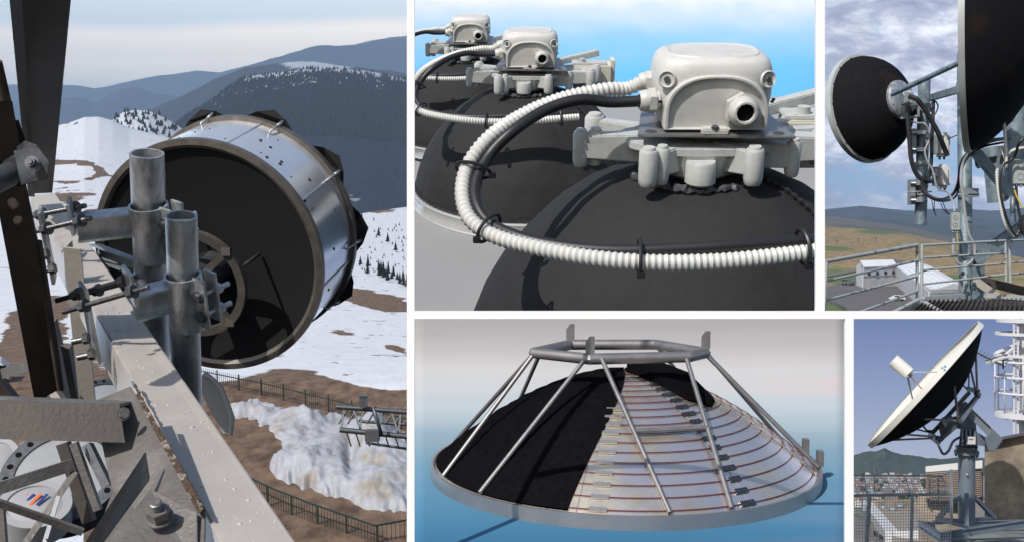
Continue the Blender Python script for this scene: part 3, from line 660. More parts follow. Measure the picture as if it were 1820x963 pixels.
# tower bracing seen below, left
br = thing('tower_bracing', 'grey lattice tower legs and cross braces below the mast head', 'tower', P(90, 850, 9))
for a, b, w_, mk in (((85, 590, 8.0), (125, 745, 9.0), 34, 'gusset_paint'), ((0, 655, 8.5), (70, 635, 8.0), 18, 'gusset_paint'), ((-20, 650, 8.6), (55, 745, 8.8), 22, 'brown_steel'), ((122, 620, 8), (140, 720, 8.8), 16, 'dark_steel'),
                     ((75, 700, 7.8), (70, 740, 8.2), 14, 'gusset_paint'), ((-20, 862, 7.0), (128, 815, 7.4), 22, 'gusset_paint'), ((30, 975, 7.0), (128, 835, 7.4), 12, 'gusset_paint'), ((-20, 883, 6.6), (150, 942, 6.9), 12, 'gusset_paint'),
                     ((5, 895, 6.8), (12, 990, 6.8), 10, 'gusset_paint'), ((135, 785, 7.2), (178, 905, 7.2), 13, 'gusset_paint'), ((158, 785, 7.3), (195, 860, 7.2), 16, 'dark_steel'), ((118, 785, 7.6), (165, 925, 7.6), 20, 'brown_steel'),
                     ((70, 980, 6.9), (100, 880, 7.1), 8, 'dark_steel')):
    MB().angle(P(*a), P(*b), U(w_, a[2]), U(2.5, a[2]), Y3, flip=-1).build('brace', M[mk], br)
M['radome_grey'] = mat('grey_radome', (0.27, 0.28, 0.29), 0.5, 0, 0.08, 3)
M['radome_shaded_white'] = mat('shaded_white_radome', (0.34, 0.34, 0.35), 0.4, 0, 0.04, 3)  # white cover greyed; the shade it stands in is part of the colour
def drum(label, px, py, d, rp, mk, holes, ux=-0.4, uy=0.9, ang=40):
    c = P(px, py, d); a = pix_axis(px, py, d, math.radians(ang), ux, uy, True); q_ = U(1, d); t = thing('drum_radome', label, 'antenna', c, 'drum antennas below the mast head')
    MB().lathe([(0.001, 8 * q_), (rp * 0.5 * q_, 7 * q_), (rp * 0.76 * q_, 2 * q_)], c, a, 64).build('radome', M[mk], t)
    MB().lathe([(rp * 0.76 * q_, 2 * q_), (rp * 0.77 * q_, 5 * q_), (rp * q_, 5 * q_), (rp * q_, -40 * q_), (0.001, -40 * q_)], c, a, 64).build('rim', M['dark_steel' if holes else mk], t)
    u_, r_ = perp(a)
    if holes:
        for k in range(22):
            an = k * 2 * math.pi / 22; e = c + a * 5.5 * q_ + (u_ * math.cos(an) + r_ * math.sin(an)) * rp * 0.88 * q_
            MB().cyl(e, e + a * 0.8 * q_, rp * 0.05 * q_, n=14).build('vent_hole', M['dark_hole'], t)
    return t, c, a, u_, r_
drum('grey perforated drum cover seen behind the lower left braces', 112, 842, 11.0, 108, 'radome_grey', True)
drum('smaller grey perforated drum cover left of the sloping beam', 196, 712, 12.5, 62, 'radome_grey', True, ux=0.1, ang=55)
drum('white ribbed dish cover at the left edge under the angle iron', -12, 815, 12.0, 44, 'radome_shaded_white', False)
t5, c5_, a5, u5, r5 = drum('white drum cover with orange and blue stripes low at the left', 62, 898, 10.4, 62, 'radome_shaded_white', False, ux=-0.1, uy=0.9, ang=48)
M['orange'] = mat('orange_print', (0.75, 0.13, 0.03), 0.5); M['navy'] = mat('navy_print', (0.02, 0.04, 0.2), 0.5)
q_ = U(1, 10.4)
for k, mk, o_ in ((0, 'orange', -6), (1, 'navy', 1), (2, 'orange', 8), (3, 'navy', 18)):
    b0 = c5_ + a5 * 9.5 * q_ + X3 * (-22 + 12 * k) * q_ + u5 * 8 * q_
    MB().bar(b0 - u5 * 16 * q_ + X3 * -10 * q_, b0 + u5 * 12 * q_ + X3 * 8 * q_, 5 * q_, 1 * q_, a5).build('stripe', M[mk], t5)
# wrapped dish edge between pole and beam
wd_ = thing('wrapped_drum', 'white drum wrapped in torn sheeting between the near pole and the beam', 'antenna', P(380, 730, 9.0))
wr = MB(); 
vv = [(360, 668), (376, 676), (392, 694), (402, 718), (412, 745), (408, 768), (398, 770), (360, 700)]
wr.slab([(x + r4.uniform(-1.5, 1.5), y, 9.0) for x, y in vv], 0.5).build('drum_side', M['radome_grey'], wd_)
wr = MB(); wr.tube([P(x, y, 8.95) for x, y in ((362, 664), (378, 673), (394, 692), (404, 716), (413, 742), (410, 772))], U(5, 9), 8, rf=lambda i: 0.7 + 0.6 * r4.random()); wr.build('torn_sheeting', M['radome_shaded_white'], wd_)
cb_ = thing('parked_car', 'white car half hidden behind the left tower legs', 'car', GA(8, 680))
MB().loft([[GA(x, y, up=z) for x, y in ((-60, 690), (20, 690), (22, 672), (-60, 672))] for z in (0.3, 0.9)] + [[GA(x, y, up=1.5) for x, y in ((-50, 688), (2, 688), (4, 676), (-50, 676))]], smooth=False).build('body', M['radome_shaded_white'], cb_, bevel=0.1)
MB().loft([[GA(x, y, up=z) for x, y in ((-44, 691), (14, 691), (14, 689), (-44, 689))] for z in (0.95, 1.3)], smooth=False).build('window', M['dark_hole'], cb_)
for x in (-40, 8): MB().cyl(GA(x, 691, up=0.32), GA(x, 686, up=0.32), 0.32).build('wheel', M['black_plastic'], cb_)
# ================================================================ VIEW 2: covered antennas with radios, in the studio
def backdrop_mat(name, stops, ax, lo, hi, mott=0.0, ms=3.0, stretch=(1, 1, 1), rough=0.9, tint=None, attr=False):
    """printed studio cloth: its colours are print, laid out over the cloth's own height"""
    m = bpy.data.materials.new(name); m.use_nodes = True; t = NT(m.node_tree)
    b = t.n('ShaderNodeBsdfPrincipled'); o = t.n('ShaderNodeOutputMaterial'); t.l(b.outputs[0], o.inputs[0])
    tcn = t.n('ShaderNodeTexCoord').outputs['Object']; sp_ = t.n('ShaderNodeSeparateXYZ'); t.l(tcn, sp_.inputs[0])
    f = t.n('ShaderNodeAttribute', attribute_name='bias').outputs['Fac'] if attr else t.m('DIVIDE', t.m('SUBTRACT', sp_.outputs[ax], lo), hi - lo)
    mpn = t.n('ShaderNodeMapping'); mpn.inputs['Scale'].default_value = stretch; t.l(tcn, mpn.inputs[0])
    nz = t.noise(mpn.outputs[0], ms, 3, 0.5)
    f = t.m('ADD', f, t.m('MULTIPLY', t.m('SUBTRACT', nz, 0.5), mott))
    c = t.ramp(f, stops)
    if tint:
        k = t.ramp(t.noise(mpn.outputs[0], ms * 0.5, 2), [(0.56, (0, 0, 0, 1)), (0.75, (1, 1, 1, 1))]); c = t.mix(t.m('MULTIPLY', k, 0.35), c, tint)
    t.l(c, b.inputs['Base Color']); b.inputs['Roughness'].default_value = rough; b.inputs['Specular IOR Level'].default_value = 0.1
    return m
def refl(r, g, b, k=0.9): return (min(0.9, s2l(r) * k), min(0.9, s2l(g) * k), min(0.9, s2l(b) * k), 1)
T2 = math.radians(23); SC = 6.5 / F; O1 = P(1216, 640, 6.5); RM = Matrix.Rotation(T2, 3, 'X'); RI = RM.inverted()
M['radio'] = mat('light_grey_radio_paint', (0.56, 0.555, 0.53), 0.42, 0, 0.04, 0.04, 0.14, 0.7, spec=0.5, col2=(0.49, 0.48, 0.45), c2s=0.03, c2lo=0.5, c2hi=0.75)
M['radio'].node_tree.nodes['Bump'].inputs['Distance'].default_value = 0.6
M['radio_s'] = mat('smooth_radio_plastic', (0.50, 0.50, 0.475), 0.42, 0, 0.05, 0.05, spec=0.5, col2=(0.43, 0.425, 0.40), c2s=0.04, c2lo=0.5, c2hi=0.75)
M['casting'] = mat('grey_cast_bracket', (0.47, 0.485, 0.47), 0.38, 0, 0.06, 0.06, 0.04, 0.25, spec=0.5, col2=(0.37, 0.375, 0.36), c2s=0.05, c2lo=0.52, c2hi=0.75)
M['casting'].node_tree.nodes['Bump'].inputs['Distance'].default_value = 0.8
M['steel_pl'] = mat('brushed_plate', (0.42, 0.41, 0.40), 0.33, 0.75, 0.2, 0.05, 0.05, 0.3, stretch=(0.3, 6, 6), rvar=0.2)
M['conduit'] = mat('white_conduit', (0.57, 0.57, 0.54), 0.32, 0, 0.06, 0.03, spec=0.6, col2=(0.50, 0.50, 0.47), c2s=0.06, c2lo=0.5, c2hi=0.8)
M['cream'] = mat('cream_label', (0.60, 0.575, 0.48), 0.6, 0, 0.05, 10)
M['cloth_w'] = mat('dome_cloth', (0.020, 0.020, 0.0205), 0.8, 0, 0.10, 0.018, 0.06, 0.006, spec=0.3, det=2)
M['cloth_w'].node_tree.nodes['Bump'].inputs['Distance'].default_value = 3.0
for n_ in M['cloth_w'].node_tree.nodes:
    if n_.type == 'TEX_NOISE' and abs(n_.inputs['Scale'].default_value - 0.008) < 1e-6: n_.inputs['Detail'].default_value = 1.0
M['rimwhite'] = mat('pale_metal_rim', (0.58, 0.58, 0.56), 0.25, 0.45, 0.06, 0.02)
def L1(px, py, yl):
    """point of the sight line through a pixel that lies at depth yl in the first antenna's own axes"""
    r_ = RI @ P(px, py, 1.0); o_ = RI @ O1; k = (yl * SC + o_.y) / r_.y
    return (r_ * k - o_) / SC
HD = L1(1240, 298, 0).z
t2 = thing('covered_antenna', 'nearest antenna with black cloth dome, cream radio on top and looped white conduit', 'antenna', (0, 0, 0), 'covered antennas in the studio')
R0 = 392.0
prof = [(1.0, 0), (0.985, 0.10), (0.955, 0.21), (0.905, 0.35), (0.83, 0.5), (0.735, 0.64), (0.62, 0.775), (0.5, 0.875), (0.38, 0.945), (0.25, 0.985), (0.12, 1.0), (0.001, 1.0)]
seg = 144; rings = []
pr = [];
for i in range(len(prof) - 1):
    for k in range(5): a, b = prof[i], prof[i + 1]; pr.append((a[0] + (b[0] - a[0]) * k / 5, a[1] + (b[1] - a[1]) * k / 5))
pr.append(prof[-1])
for rr, hh in pr:
    row = []
    for j in range(seg):
        a = 2 * math.pi * j / seg
        fold = 1 + 0.012 * noise.noise(Vector((math.cos(a) * 2.2, math.sin(a) * 2.2, hh * 3))) * 2 - 0.010 * math.exp(-(((a * 8 / (2 * math.pi)) % 1 - 0.5) / 0.06) ** 2)
        row.append(Vector((math.cos(a) * R0 * rr * fold, math.sin(a) * R0 * rr * fold, HD * hh + 4 * noise.noise(Vector((math.cos(a) * 3 * rr, math.sin(a) * 3 * rr, 5))))))
    rings.append(row)
MB().loft(rings, caps=False).build('cloth_cover', M['cloth_w'], t2, True)
MB().lathe([(R0 - 2, 12), (R0 + 10, 12), (R0 + 12, 8), (R0 + 6, -6), (R0 + 6, -34), (R0 + 10, -40), (R0 + 2, -46), (R0 - 20, -46)], (0, 0, 0), Z3, 128).build('rim', M['rimwhite'], t2, True)
lc = MB(); lc.tube([Vector((math.cos(a) * (R0 - 2), math.sin(a) * (R0 - 2), 15)) for a in [i * 2 * math.pi / 200 for i in range(200)]], 4.5, 6, rf=lambda i: 0.7 + 0.5 * (i % 2), closed=True); lc.build('lacing', M['black_plastic'], t2, True)
# cast bracket
z0, z1 = HD + 6, HD + 64
cb = MB(); hub = []
bz = [(-96, -114, 15, 0), (-74, -104, 12, 0), (68, -108, 15, 0), (138, -66, 12, 0), (-194, -12, 13, 0), (-170, -4, 13, 0), (-165, 88, 17, 0), (168, 84, 17, 0), (212, -22, 18, 0), (196, -6, 16, 0), (236, 40, 16, 0), (20, -128, 0, 0)]
prof_h = [(0.001, z0 - 2), (72, z0 - 2), (80, z0 + 4), (92, z1 - 16), (90, z1 - 8), (0.001, z1 - 8)]
MB().lathe(prof_h, (-8, -8, 0), Z3, 9, smooth=False).build('bracket_hub', M['casting'], t2, True)
MB().loft([[Vector((x, y, z)) for x, y in ((-118, -50), (-80, -88), (-30, -96), (40, -94), (100, -70), (130, -20), (100, 60), (-90, 70), (-130, 10))] for z in (z1 - 18, z1 - 4)], smooth=False).build('bracket_web', M['casting'], t2, True, bevel=1.8)
for x, y, r_, _ in bz:
    if r_ == 0: continue
    h = Vector((-8 + (x + 8) * 0.3, -8 + (y + 8) * 0.3, 0)); e = Vector((x, y, 0)); dr = (e - h).normalized(); sd = Vector((-dr.y, dr.x, 0))
    a = MB(); w0, w1 = 19, 10
    a.loft([[h + sd * w0 + Z3 * (z0 + 8), h - sd * w0 + Z3 * (z0 + 8), h - sd * w0 + Z3 * (z1 - 2), h + sd * w0 + Z3 * (z1 - 2)], [e + sd * w1 + Z3 * (z0 + 16), e - sd * w1 + Z3 * (z0 + 16), e - sd * w1 + Z3 * (z1 - 4), e + sd * w1 + Z3 * (z1 - 4)]], smooth=False)
    arm = a.build('bracket_arm', M['casting'], t2, True, bevel=2.2)
    b_ = MB(); b_.lathe([(0.001, z0 + 1), (r_ - 3, z0 + 1), (r_ - 1, z0 + 5), (r_, z0 + 12), (r_, z1 - 4), (r_ - 2, z1), (0.001, z1)], e, Z3, 28)
    b_.build('boss', M['casting'], arm, True)
    MB().lathe([(0.001, z1 + 5), (r_ * 0.62, z1 + 5), (r_ * 0.68, z1 + 3), (r_ * 0.68, z1 - 1)], e, Z3, 24).build('boss_cap', M['radio_s'], arm, True)
MB().lathe([(0.001, -4), (20, -4), (24, 0), (24, 30), (22, 34), (0.001, 34)], (-12, -98, z0 + 2), Z3, 28).build('front_boss', M['casting'], t2, True)
# foil-like glue under the casting
gl = MB(); r5 = random.Random(4)
gl.tube([Vector((-8 + math.cos(a) * 100, -8 + math.sin(a) * 100, HD - 4 + r5.uniform(-3, 3))) for a in [math.pi * 1.05 + i * 0.9 * math.pi / 60 for i in range(61)]], 7, 7, rf=lambda i: 0.5 + r5.random() * 0.8)
gl.build('sealant_bead', M['dark_steel'], t2, True)
# seam lacing that runs down the cloth
def dome_at(r_, a, up=0):
    q_ = r_ / R0
    for (r1, h1), (r2_, h2) in zip(prof, prof[1:]):
        if r2_ <= q_ <= r1: hh = h1 + (h2 - h1) * (q_ - r1) / (r2_ - r1 or 1); break
    return Vector((math.cos(a) * r_, math.sin(a) * r_, HD * hh + up))
for a in (math.radians(-30), math.radians(120)):
    sm_ = MB(); sm_.tube([dome_at(r_, a + 0.06 * math.sin(r_ / 60), 5) for r_ in range(110, 396, 6)], 4.5, 6, rf=lambda i: 1.25 if i % 2 else 0.6); sm_.build('laced_seam', M['black_plastic'], t2, True)
# plate
zp = HD + 78
MB().lathe([(0.001, z1 - 8), (60, z1 - 8), (60, zp), (0.001, zp)], (6, 0, 0), Z3, 32).build('spacer', M['dark_steel'], t2, True)
pl = MB().loft([[Vector((x, y, z)) for x, y in ((-112, -92), (130, -104), (112, 88), (-86, 88))] for z in (zp, zp + 5)], smooth=False).build('mounting_plate', M['steel_pl'], t2, True, bevel=1.2)
for x, y in ((-90, -78), (106, -88), (92, 72)):
    MB().lathe([(0.001, zp + 7), (6, zp + 7), (9, zp + 5.5)], (x, y, 0), Z3, 20).build('plate_screw', M['dark_steel'], pl, True)
# radio unit
rx, ry, rw, rd, rh, rz = 9, -8, 93, 72, 108, zp + 8
def sup(w_, d_, n_, z, cx=rx, cy=ry, k=3.6):
    o_ = []
    for i in range(n_):
        a = 2 * math.pi * i / n_; c, s_ = math.cos(a), math.sin(a)
        o_.append(Vector((cx + w_ * math.copysign(abs(c) ** (2 / k), c), cy + d_ * math.copysign(abs(s_) ** (2 / k), s_), z)))
    return o_
N_ = 72
body = [sup(rw * 0.80, rd * 0.84, N_, rz), sup(rw * 0.9, rd * 0.92, N_, rz + 3), sup(rw * 0.96, rd * 0.97, N_, rz + 20), sup(rw, rd, N_, rz + rh * 0.45), sup(rw, rd, N_, rz + rh * 0.62), sup(rw * 0.985, rd * 0.98, N_, rz + rh * 0.8), sup(rw * 0.94, rd * 0.94, N_, rz + rh * 0.92), sup(rw * 0.86, rd * 0.86, N_, rz + rh * 0.985), sup(rw * 0.78, rd * 0.78, N_, rz + rh)]
mbb = MB(); mbb.loft(body, caps=True)
rad = mbb.build('radio_unit', M['radio'], t2, True)
MB().loft([sup(rw * 0.80, rd * 0.76, N_, rz + rh * 0.985, k=3), sup(rw * 0.76, rd * 0.72, N_, rz + rh + 2.5, k=3), sup(rw * 0.70, rd * 0.66, N_, rz + rh + 1.2, k=3)]).build('top_dish', M['radio'], rad, True)
# arched front panel, standing proud with a raised lip
def arch(w_, h_, y_, zb, n_=40, cx=rx):
    o_ = [Vector((cx - w_, y_, zb)), Vector((cx + w_, y_, zb))]
    for i in range(n_ + 1):
        a = math.pi * i / n_; o_.append(Vector((cx + w_ * math.cos(a) ** 1 if False else cx + w_ * math.copysign(abs(math.cos(a)) ** 0.8, math.cos(a)), y_, zb + h_ * 0.30 + h_ * 0.70 * abs(math.sin(a)) ** 0.9)))
    return o_
yf = ry - rd
MB().loft([arch(rw * 0.86, rh * 0.78, yf + 30, rz + 2), arch(rw * 0.86, rh * 0.78, yf - 3, rz + 2), arch(rw * 0.84, rh * 0.765, yf - 6, rz + 2), arch(rw * 0.80, rh * 0.735, yf - 6, rz + 3), arch(rw * 0.77, rh * 0.70, yf + 1, rz + 4)], smooth=True, caps=False).build('panel_lip', M['radio_s'], rad, True)
pf = [arch(rw * 0.77, rh * 0.70, yf + 1, rz + 4), arch(rw * 0.70, rh * 0.64, yf + 3.5, rz + 6)]
MB().loft(pf).build('front_panel', M['radio_s'], rad, True)
MB().tube([Vector((rx - 14 + 26 * math.cos(a), yf + 2.2, rz + 44 + 26 * math.sin(a))) for a in [i * 2 * math.pi / 48 for i in range(48)]], 0.9, 5, closed=True).build('knockout_ring', M['radio_s'], rad, True)
for s_ in (-1, 1):
    z_ = rz + rh * 0.72; x_ = rx + s_ * rw * 0.83
    MB().lathe([(0.001, 0.0), (9, 0.0), (12, 3), (14, 0)], (x_, yf + 8, z_), (s_ * 0.35, -1, 0.15), 24).build('screw_recess', M['radio_s'], rad, True)
    MB().lathe([(0.001, 4.5), (4, 4.5), (5, 2)], (x_, yf + 8, z_), (s_ * 0.35, -1, 0.15), 16).build('cover_screw', M['dark_steel'], rad, True)
    for dx in (0, 9): MB().box((rx + s_ * (rw * 0.985 - dx * 0.6), yf + 21 - dx * 1.6, rz + rh * 0.4), 5, 3, 3).build('marker_slot', M['dark_hole'], rad, True)
MB().box((rx - 2, yf - 6, rz + 1), 42, 22, 10).build('fixing_foot', M['radio_s'], rad, True, bevel=2)
MB().bolt((rx - 2, yf - 12, rz + 6), (0, -0.25, 1), 5, 4).build('foot_screw', M['dark_steel'], rad, True)
def gland(c, ax, r_, hole, nm='cable_gland'):
    c = Vector(c); ax = Vector(ax).normalized()
    g_ = MB(); g_.cyl(c, c + ax * r_ * 0.35, r_ * 0.8, n=32); g_.cyl(c + ax * r_ * 0.35, c + ax * r_ * 0.95, r_ * 1.12, n=6, smooth=False)
    g_.lathe([(r_ * 0.98, r_ * 0.9), (r_ * 1.0, r_ * 1.1), (r_ * 0.9, r_ * 1.5), (r_ * 0.72, r_ * 1.72), (r_ * 0.6, r_ * 1.72), (r_ * 0.58, r_ * 1.3)], c, ax, 12)
    o_ = g_.build(nm, M['radio_s'], rad, True)
    if hole: MB().cyl(c + ax * r_ * 1.25, c + ax * r_ * 1.42, r_ * 0.6, n=28).build('gland_opening', M['dark_hole'], o_, True)
gland((rx + 36, yf + 6, rz + 34), (0.06, -1, 0.04), 24, True)
gland((rx - rw * 0.93, ry - 44, rz + 40), (-1, -0.15, 0), 18, False)
gland((rx - rw * 0.93, ry + 16, rz + 56), (-1, 0, 0), 15, False)
# hoses
def LP(pts): return spline([Vector(p[0]) if len(p) == 1 else L1(*p) for p in pts], 10)
gl_c = LP([((rx - rw * 0.93 - 18, ry + 16, rz + 56),), (1115, 158, 4), (1075, 160, -15), (1000, 176, -40), (930, 205, -80), (870, 245, -130), (832, 295, -163), (822, 345, -206), (836, 390, -249), (880, 420, -283), (960, 442, -318), (1050, 458, -344), (1150, 466, -352), (1260, 465, -348), (1360, 457, -339), (1500, 440, -309)])
cp = resample(gl_c, 2.2)
cp2 = cp
MB().tube(cp2, 12.0, 14, rf=lambda i: (1.0, 0.9, 0.80, 0.9)[i % 4]).build('corrugated_conduit', M['conduit'], t2, True)
bl_c = LP([((rx - rw * 0.93 - 24, ry - 48, rz + 40),), (1085, 182, -60), (1030, 178, -70), (970, 196, -90), (910, 235, -130), (868, 278, -150), (846, 325, -189), (848, 365, -227), (872, 398, -258), (930, 424, -296), (1010, 440, -322), (1100, 446, -335), (1200, 443, -337), (1320, 436, -331), (1500, 424, -301)])
MB().tube(bl_c, 9.0, 14).build('black_cable', M['black_plastic'], t2, True)
for px, py, yl, ang in ((846, 305, -170, 20), (866, 410, -268, -50), (1138, 458, -346, 90), (1434, 445, -325, 85)):
    c = L1(px, py, yl - 4); k = min(range(len(cp2) - 1), key=lambda i: (cp2[i] - c).length); tt = (cp2[k + 1] - cp2[k]).normalized(); u_, r_ = perp(tt)
    cc_ = cp2[k]; k2 = min(range(len(bl_c)), key=lambda i: (bl_c[i] - cc_).length); mid = (cc_ + bl_c[k2]) / 2; half = (bl_c[k2] - cc_) / 2
    hx = half.normalized(); hy = tt.cross(hx).normalized(); a_ = half.length + 17
    for o_ in (-1.5,):
        MB().tube([mid + tt * o_ + hx * math.cos(b) * a_ + hy * math.sin(b) * 18.5 for b in [i * 2 * math.pi / 32 for i in range(32)]], 2.8, 6, closed=True).build('cable_tie', M['black_plastic'], t2, True)
    MB().box(mid - hx * (a_ + 3) if (mid - hx * a_).z < mid.z else mid + hx * (a_ + 3), 11, 9, 9).build('tie_head', M['black_plastic'], t2, True, bevel=1)
# equipment box on the far right of the casting, with label
eb = MB().box((225, 100, HD + 20), 130, 80, 82).build('equipment_box', M['cream'], t2, True, bevel=3)
MB().box((205, 58.5, HD + 18), 60, 2, 34).build('box_label', M['white'], eb, True)
for i in range(3): MB().box((205 + (i % 2) * 4, 57.3, HD + 24 - i * 7), 46 - i * 9, 1, 1.6).build('label_line', M['black_plastic'], eb, True)
MB().box((215, 98, HD + 64), 120, 60, 8).build('box_lid', M['casting'], eb, True, bevel=2)
MB().bar((110, 120, HD + 62), (250, 170, HD + 84), 26, 20).build('side_rail', M['casting'], t2, True, bevel=2)
MB().box((296, 110, HD + 30), 14, 60, 90).build('end_plate', M['cream'], eb, True, bevel=2)
MB().cyl((190, 90, HD + 66), (190, 90, HD + 80), 11, n=20).build('box_knob', M['casting'], eb, True)
def place2(t, origin, sc):
    t.location = origin; t.rotation_euler = (T2, 0, 0); t.scale = (sc, sc, sc)
place2(t2, O1, SC)
t2b = copy_tree(t2); t2b['label'] = 'middle covered antenna, half hidden behind the nearest one and its conduit loop'; place2(t2b, P(936, 334, 9.59), 9.59 / F * 0.505)
t2c = copy_tree(t2); t2c['label'] = 'farthest and smallest covered antenna at the upper left of the studio view'; place2(t2c, P(836, 232, 11.2), 11.2 / F * 0.365)
# each antenna ends flush with the sides of the studio bay
def trim(t, planes):
    bpy.context.view_layer.update()
    def walk(o):
        yield o
        for c in o.children: yield from walk(c)
    for o in list(walk(t)):
        if o.type != 'MESH': continue
        mw = o.matrix_world; ws_ = [mw @ v.co for v in o.data.vertices]
        for pt, no in planes:
            dd = [(p - pt).dot(no) for p in ws_]
            if max(dd) <= 0: continue
            if min(dd) >= 0: bpy.data.objects.remove(o); break
            o.data = o.data.copy(); bm = bmesh.new(); bm.from_mesh(o.data); bm.transform(mw)
            r = bmesh.ops.bisect_plane(bm, geom=bm.verts[:] + bm.edges[:] + bm.faces[:], plane_co=pt, plane_no=no, clear_outer=True)
            try: bmesh.ops.holes_fill(bm, edges=[g for g in r['geom_cut'] if isinstance(g, bmesh.types.BMEdge)])
            except Exception: pass
            bm.transform(mw.inverted()); isl = []; seen = set()
            for v in bm.verts:
                if v in seen: continue
                st = [v]; seen.add(v); cur = []
                while st:
                    x = st.pop(); cur.append(x)
                    for e in x.link_edges:
                        y = e.other_vert(x)
                        if y not in seen: seen.add(y); st.append(y)
                isl.append([x.index for x in cur])
            bm.to_mesh(o.data); bm.verts.index_update()
            if 1 < len(isl) < 4 and o.name.split('.')[0] in ('black_cable', 'corrugated_conduit', 'lacing', 'rim', 'laced_seam'):
                for k_, ids in enumerate(isl):
                    b3 = bm.copy(); b3.verts.ensure_lookup_table(); keep = set(ids)
                    bmesh.ops.delete(b3, geom=[v for v in b3.verts if v.index not in keep], context='VERTS')
                    if k_ == 0: m0 = o.data.copy(); b3.to_mesh(m0); first_ = m0
                    else:
                        n_o = o.copy(); n_o.data = o.data.copy(); b3.to_mesh(n_o.data); COL.objects.link(n_o); n_o.parent = o.parent
                    b3.free()
                o.data = first_
            bm.free(); ws_ = [mw @ v.co for v in o.data.vertices]
def side_plane(px, sgn):
    a_ = P(px, 0, 1); n_ = Vector((a_.y, -a_.x, 0)).normalized() * sgn
    return (Vector((0, 0, 0)), n_)
for t_ in (t2, t2b, t2c): trim(t_, [side_plane(1455, 1), side_plane(731, -1)])
# floor and backdrop of the studio
y_, z_ = math.cos(T2), math.sin(T2)
bf = O1 + Vector((0, -z_, y_)) * (-47 * SC)
def fl2(y, x): return Vector((x, y, bf.z + (y - bf.y) * math.tan(T2)))
M['studio_floor'] = mat('grey_studio_floor', (0.26, 0.26, 0.26), 0.75, 0, 0.05, 1.0, spec=0.3)
xl = lambda d: (731 - 910) / F * d; xr = lambda d: (1456 - 910) / F * d
MB().loft([[fl2(5.05, xl(5.05)), fl2(5.05, xr(5.05)), fl2(11.9, xr(11.9)), fl2(11.9, xl(11.9))], [p - Z3 * 0.05 for p in (fl2(5.05, xl(5.05)), fl2(5.05, xr(5.05)), fl2(11.9, xr(11.9)), fl2(11.9, xl(11.9)))]], smooth=False)
f2 = MB(); f2.loft([[fl2(5.05, xl(5.05)), fl2(5.05, xr(5.05)), fl2(13.0, xr(13.0)), fl2(13.0, xl(13.0))], [p - Z3 * 0.05 for p in (fl2(5.05, xl(5.05)), fl2(5.05, xr(5.05)), fl2(13.0, xr(13.0)), fl2(13.0, xl(13.0)))]], smooth=False)
tag(f2.build('studio_floor', M['studio_floor']), kind='structure')
zt = P(0, -30, 13).z; zb = P(0, 300, 13).z
M['blue_cloth'] = backdrop_mat('blue_printed_backdrop', [(0.0, refl(88, 182, 250, .92)), (0.52, refl(112, 192, 252, .95)), (0.72, refl(160, 210, 252)), (0.86, refl(212, 230, 250)), (0.93, refl(245, 248, 252)), (1.0, refl(250, 250, 250))], 2, zb, zt, 0.16, 1.6, (1, 1, 2.2))
b2 = MB(); b2.loft([[Vector((xl(13), 13, zb - 1)), Vector((xr(13), 13, zb - 1)), Vector((xr(13), 13, zt)), Vector((xl(13), 13, zt))], [Vector((xl(13), 13.04, zb - 1)), Vector((xr(13), 13.04, zb - 1)), Vector((xr(13), 13.04, zt)), Vector((xl(13), 13.04, zt))]], smooth=False)
tag(b2.build('studio_backdrop', M['blue_cloth']), 'mottled blue backdrop fading to white above, behind the covered antennas', 'backdrop')

# ================================================================ VIEW 4: bare reflector under its support frame
T4 = math.radians(4.0); D4 = 3.98; S4 = D4 / F; O4 = P(1108, 825, D4)
t4 = thing('reflector', 'big aluminium reflector lying face down, half covered in black cloth, with tubular frame above', 'antenna', (0, 0, 0))
R4, H4 = 338.0, 168.0
def h4(r_): return H4 * (1 - (r_ / R4) ** 1.78) 
def q4(r_, a, up=0.0):
    dh = (h4(r_ + 1) - h4(r_ - 1)) / 2; nl = math.hypot(1, dh)
    return Vector((math.cos(a) * (r_ - dh / nl * up), math.sin(a) * (r_ - dh / nl * up), h4(r_) + up / nl))
M['sheet_alu'] = mat('reflection_tinted_aluminium', (0.93, 0.80, 0.62), 0.27, 0.88, 0.08, 0.02, 0.02, 0.02, rvar=0.08, col2=(0.84, 0.78, 0.78), c2s=0.009, c2lo=0.44, c2hi=0.56)  # gold and pinkish patches paint reflected tints into the metal colour
M['sheet_alu'].node_tree.nodes['Bump'].inputs['Distance'].default_value = 2.0
rs = [2 + (R4 - 2) * i / 36 for i in range(37)]
MB().loft([[q4(r_, 2 * math.pi * j / 128) for j in range(128)] for r_ in rs], caps=False).build('reflector_sheet', M['sheet_alu'], t4, True)
M['rim4'] = mat('brushed_rim', (0.42, 0.40, 0.40), 0.38, 0.8, 0.06, 0.02, 0.1, 2)
MB().lathe([(R4 - 14, 5), (R4 - 2, 3), (R4 - 1, 8), (R4 + 3, 8), (R4 + 3, -18), (R4 - 6, -18), (R4 - 6, 2), (R4 - 14, 2)], (0, 0, 0), Z3, 160).build('rim', M['rim4'], t4, True)
M['tube4s'] = mat('dark_joint', (0.2, 0.2, 0.25), 0.6)
# panel joints
for a in (math.radians(252), math.radians(300), math.radians(350), math.radians(40)):
    MB().tube([q4(r_, a, 0.2) for r_ in rs[2:]], 0.6, 5).build('sheet_seam', M['tube4s'], t4, True)
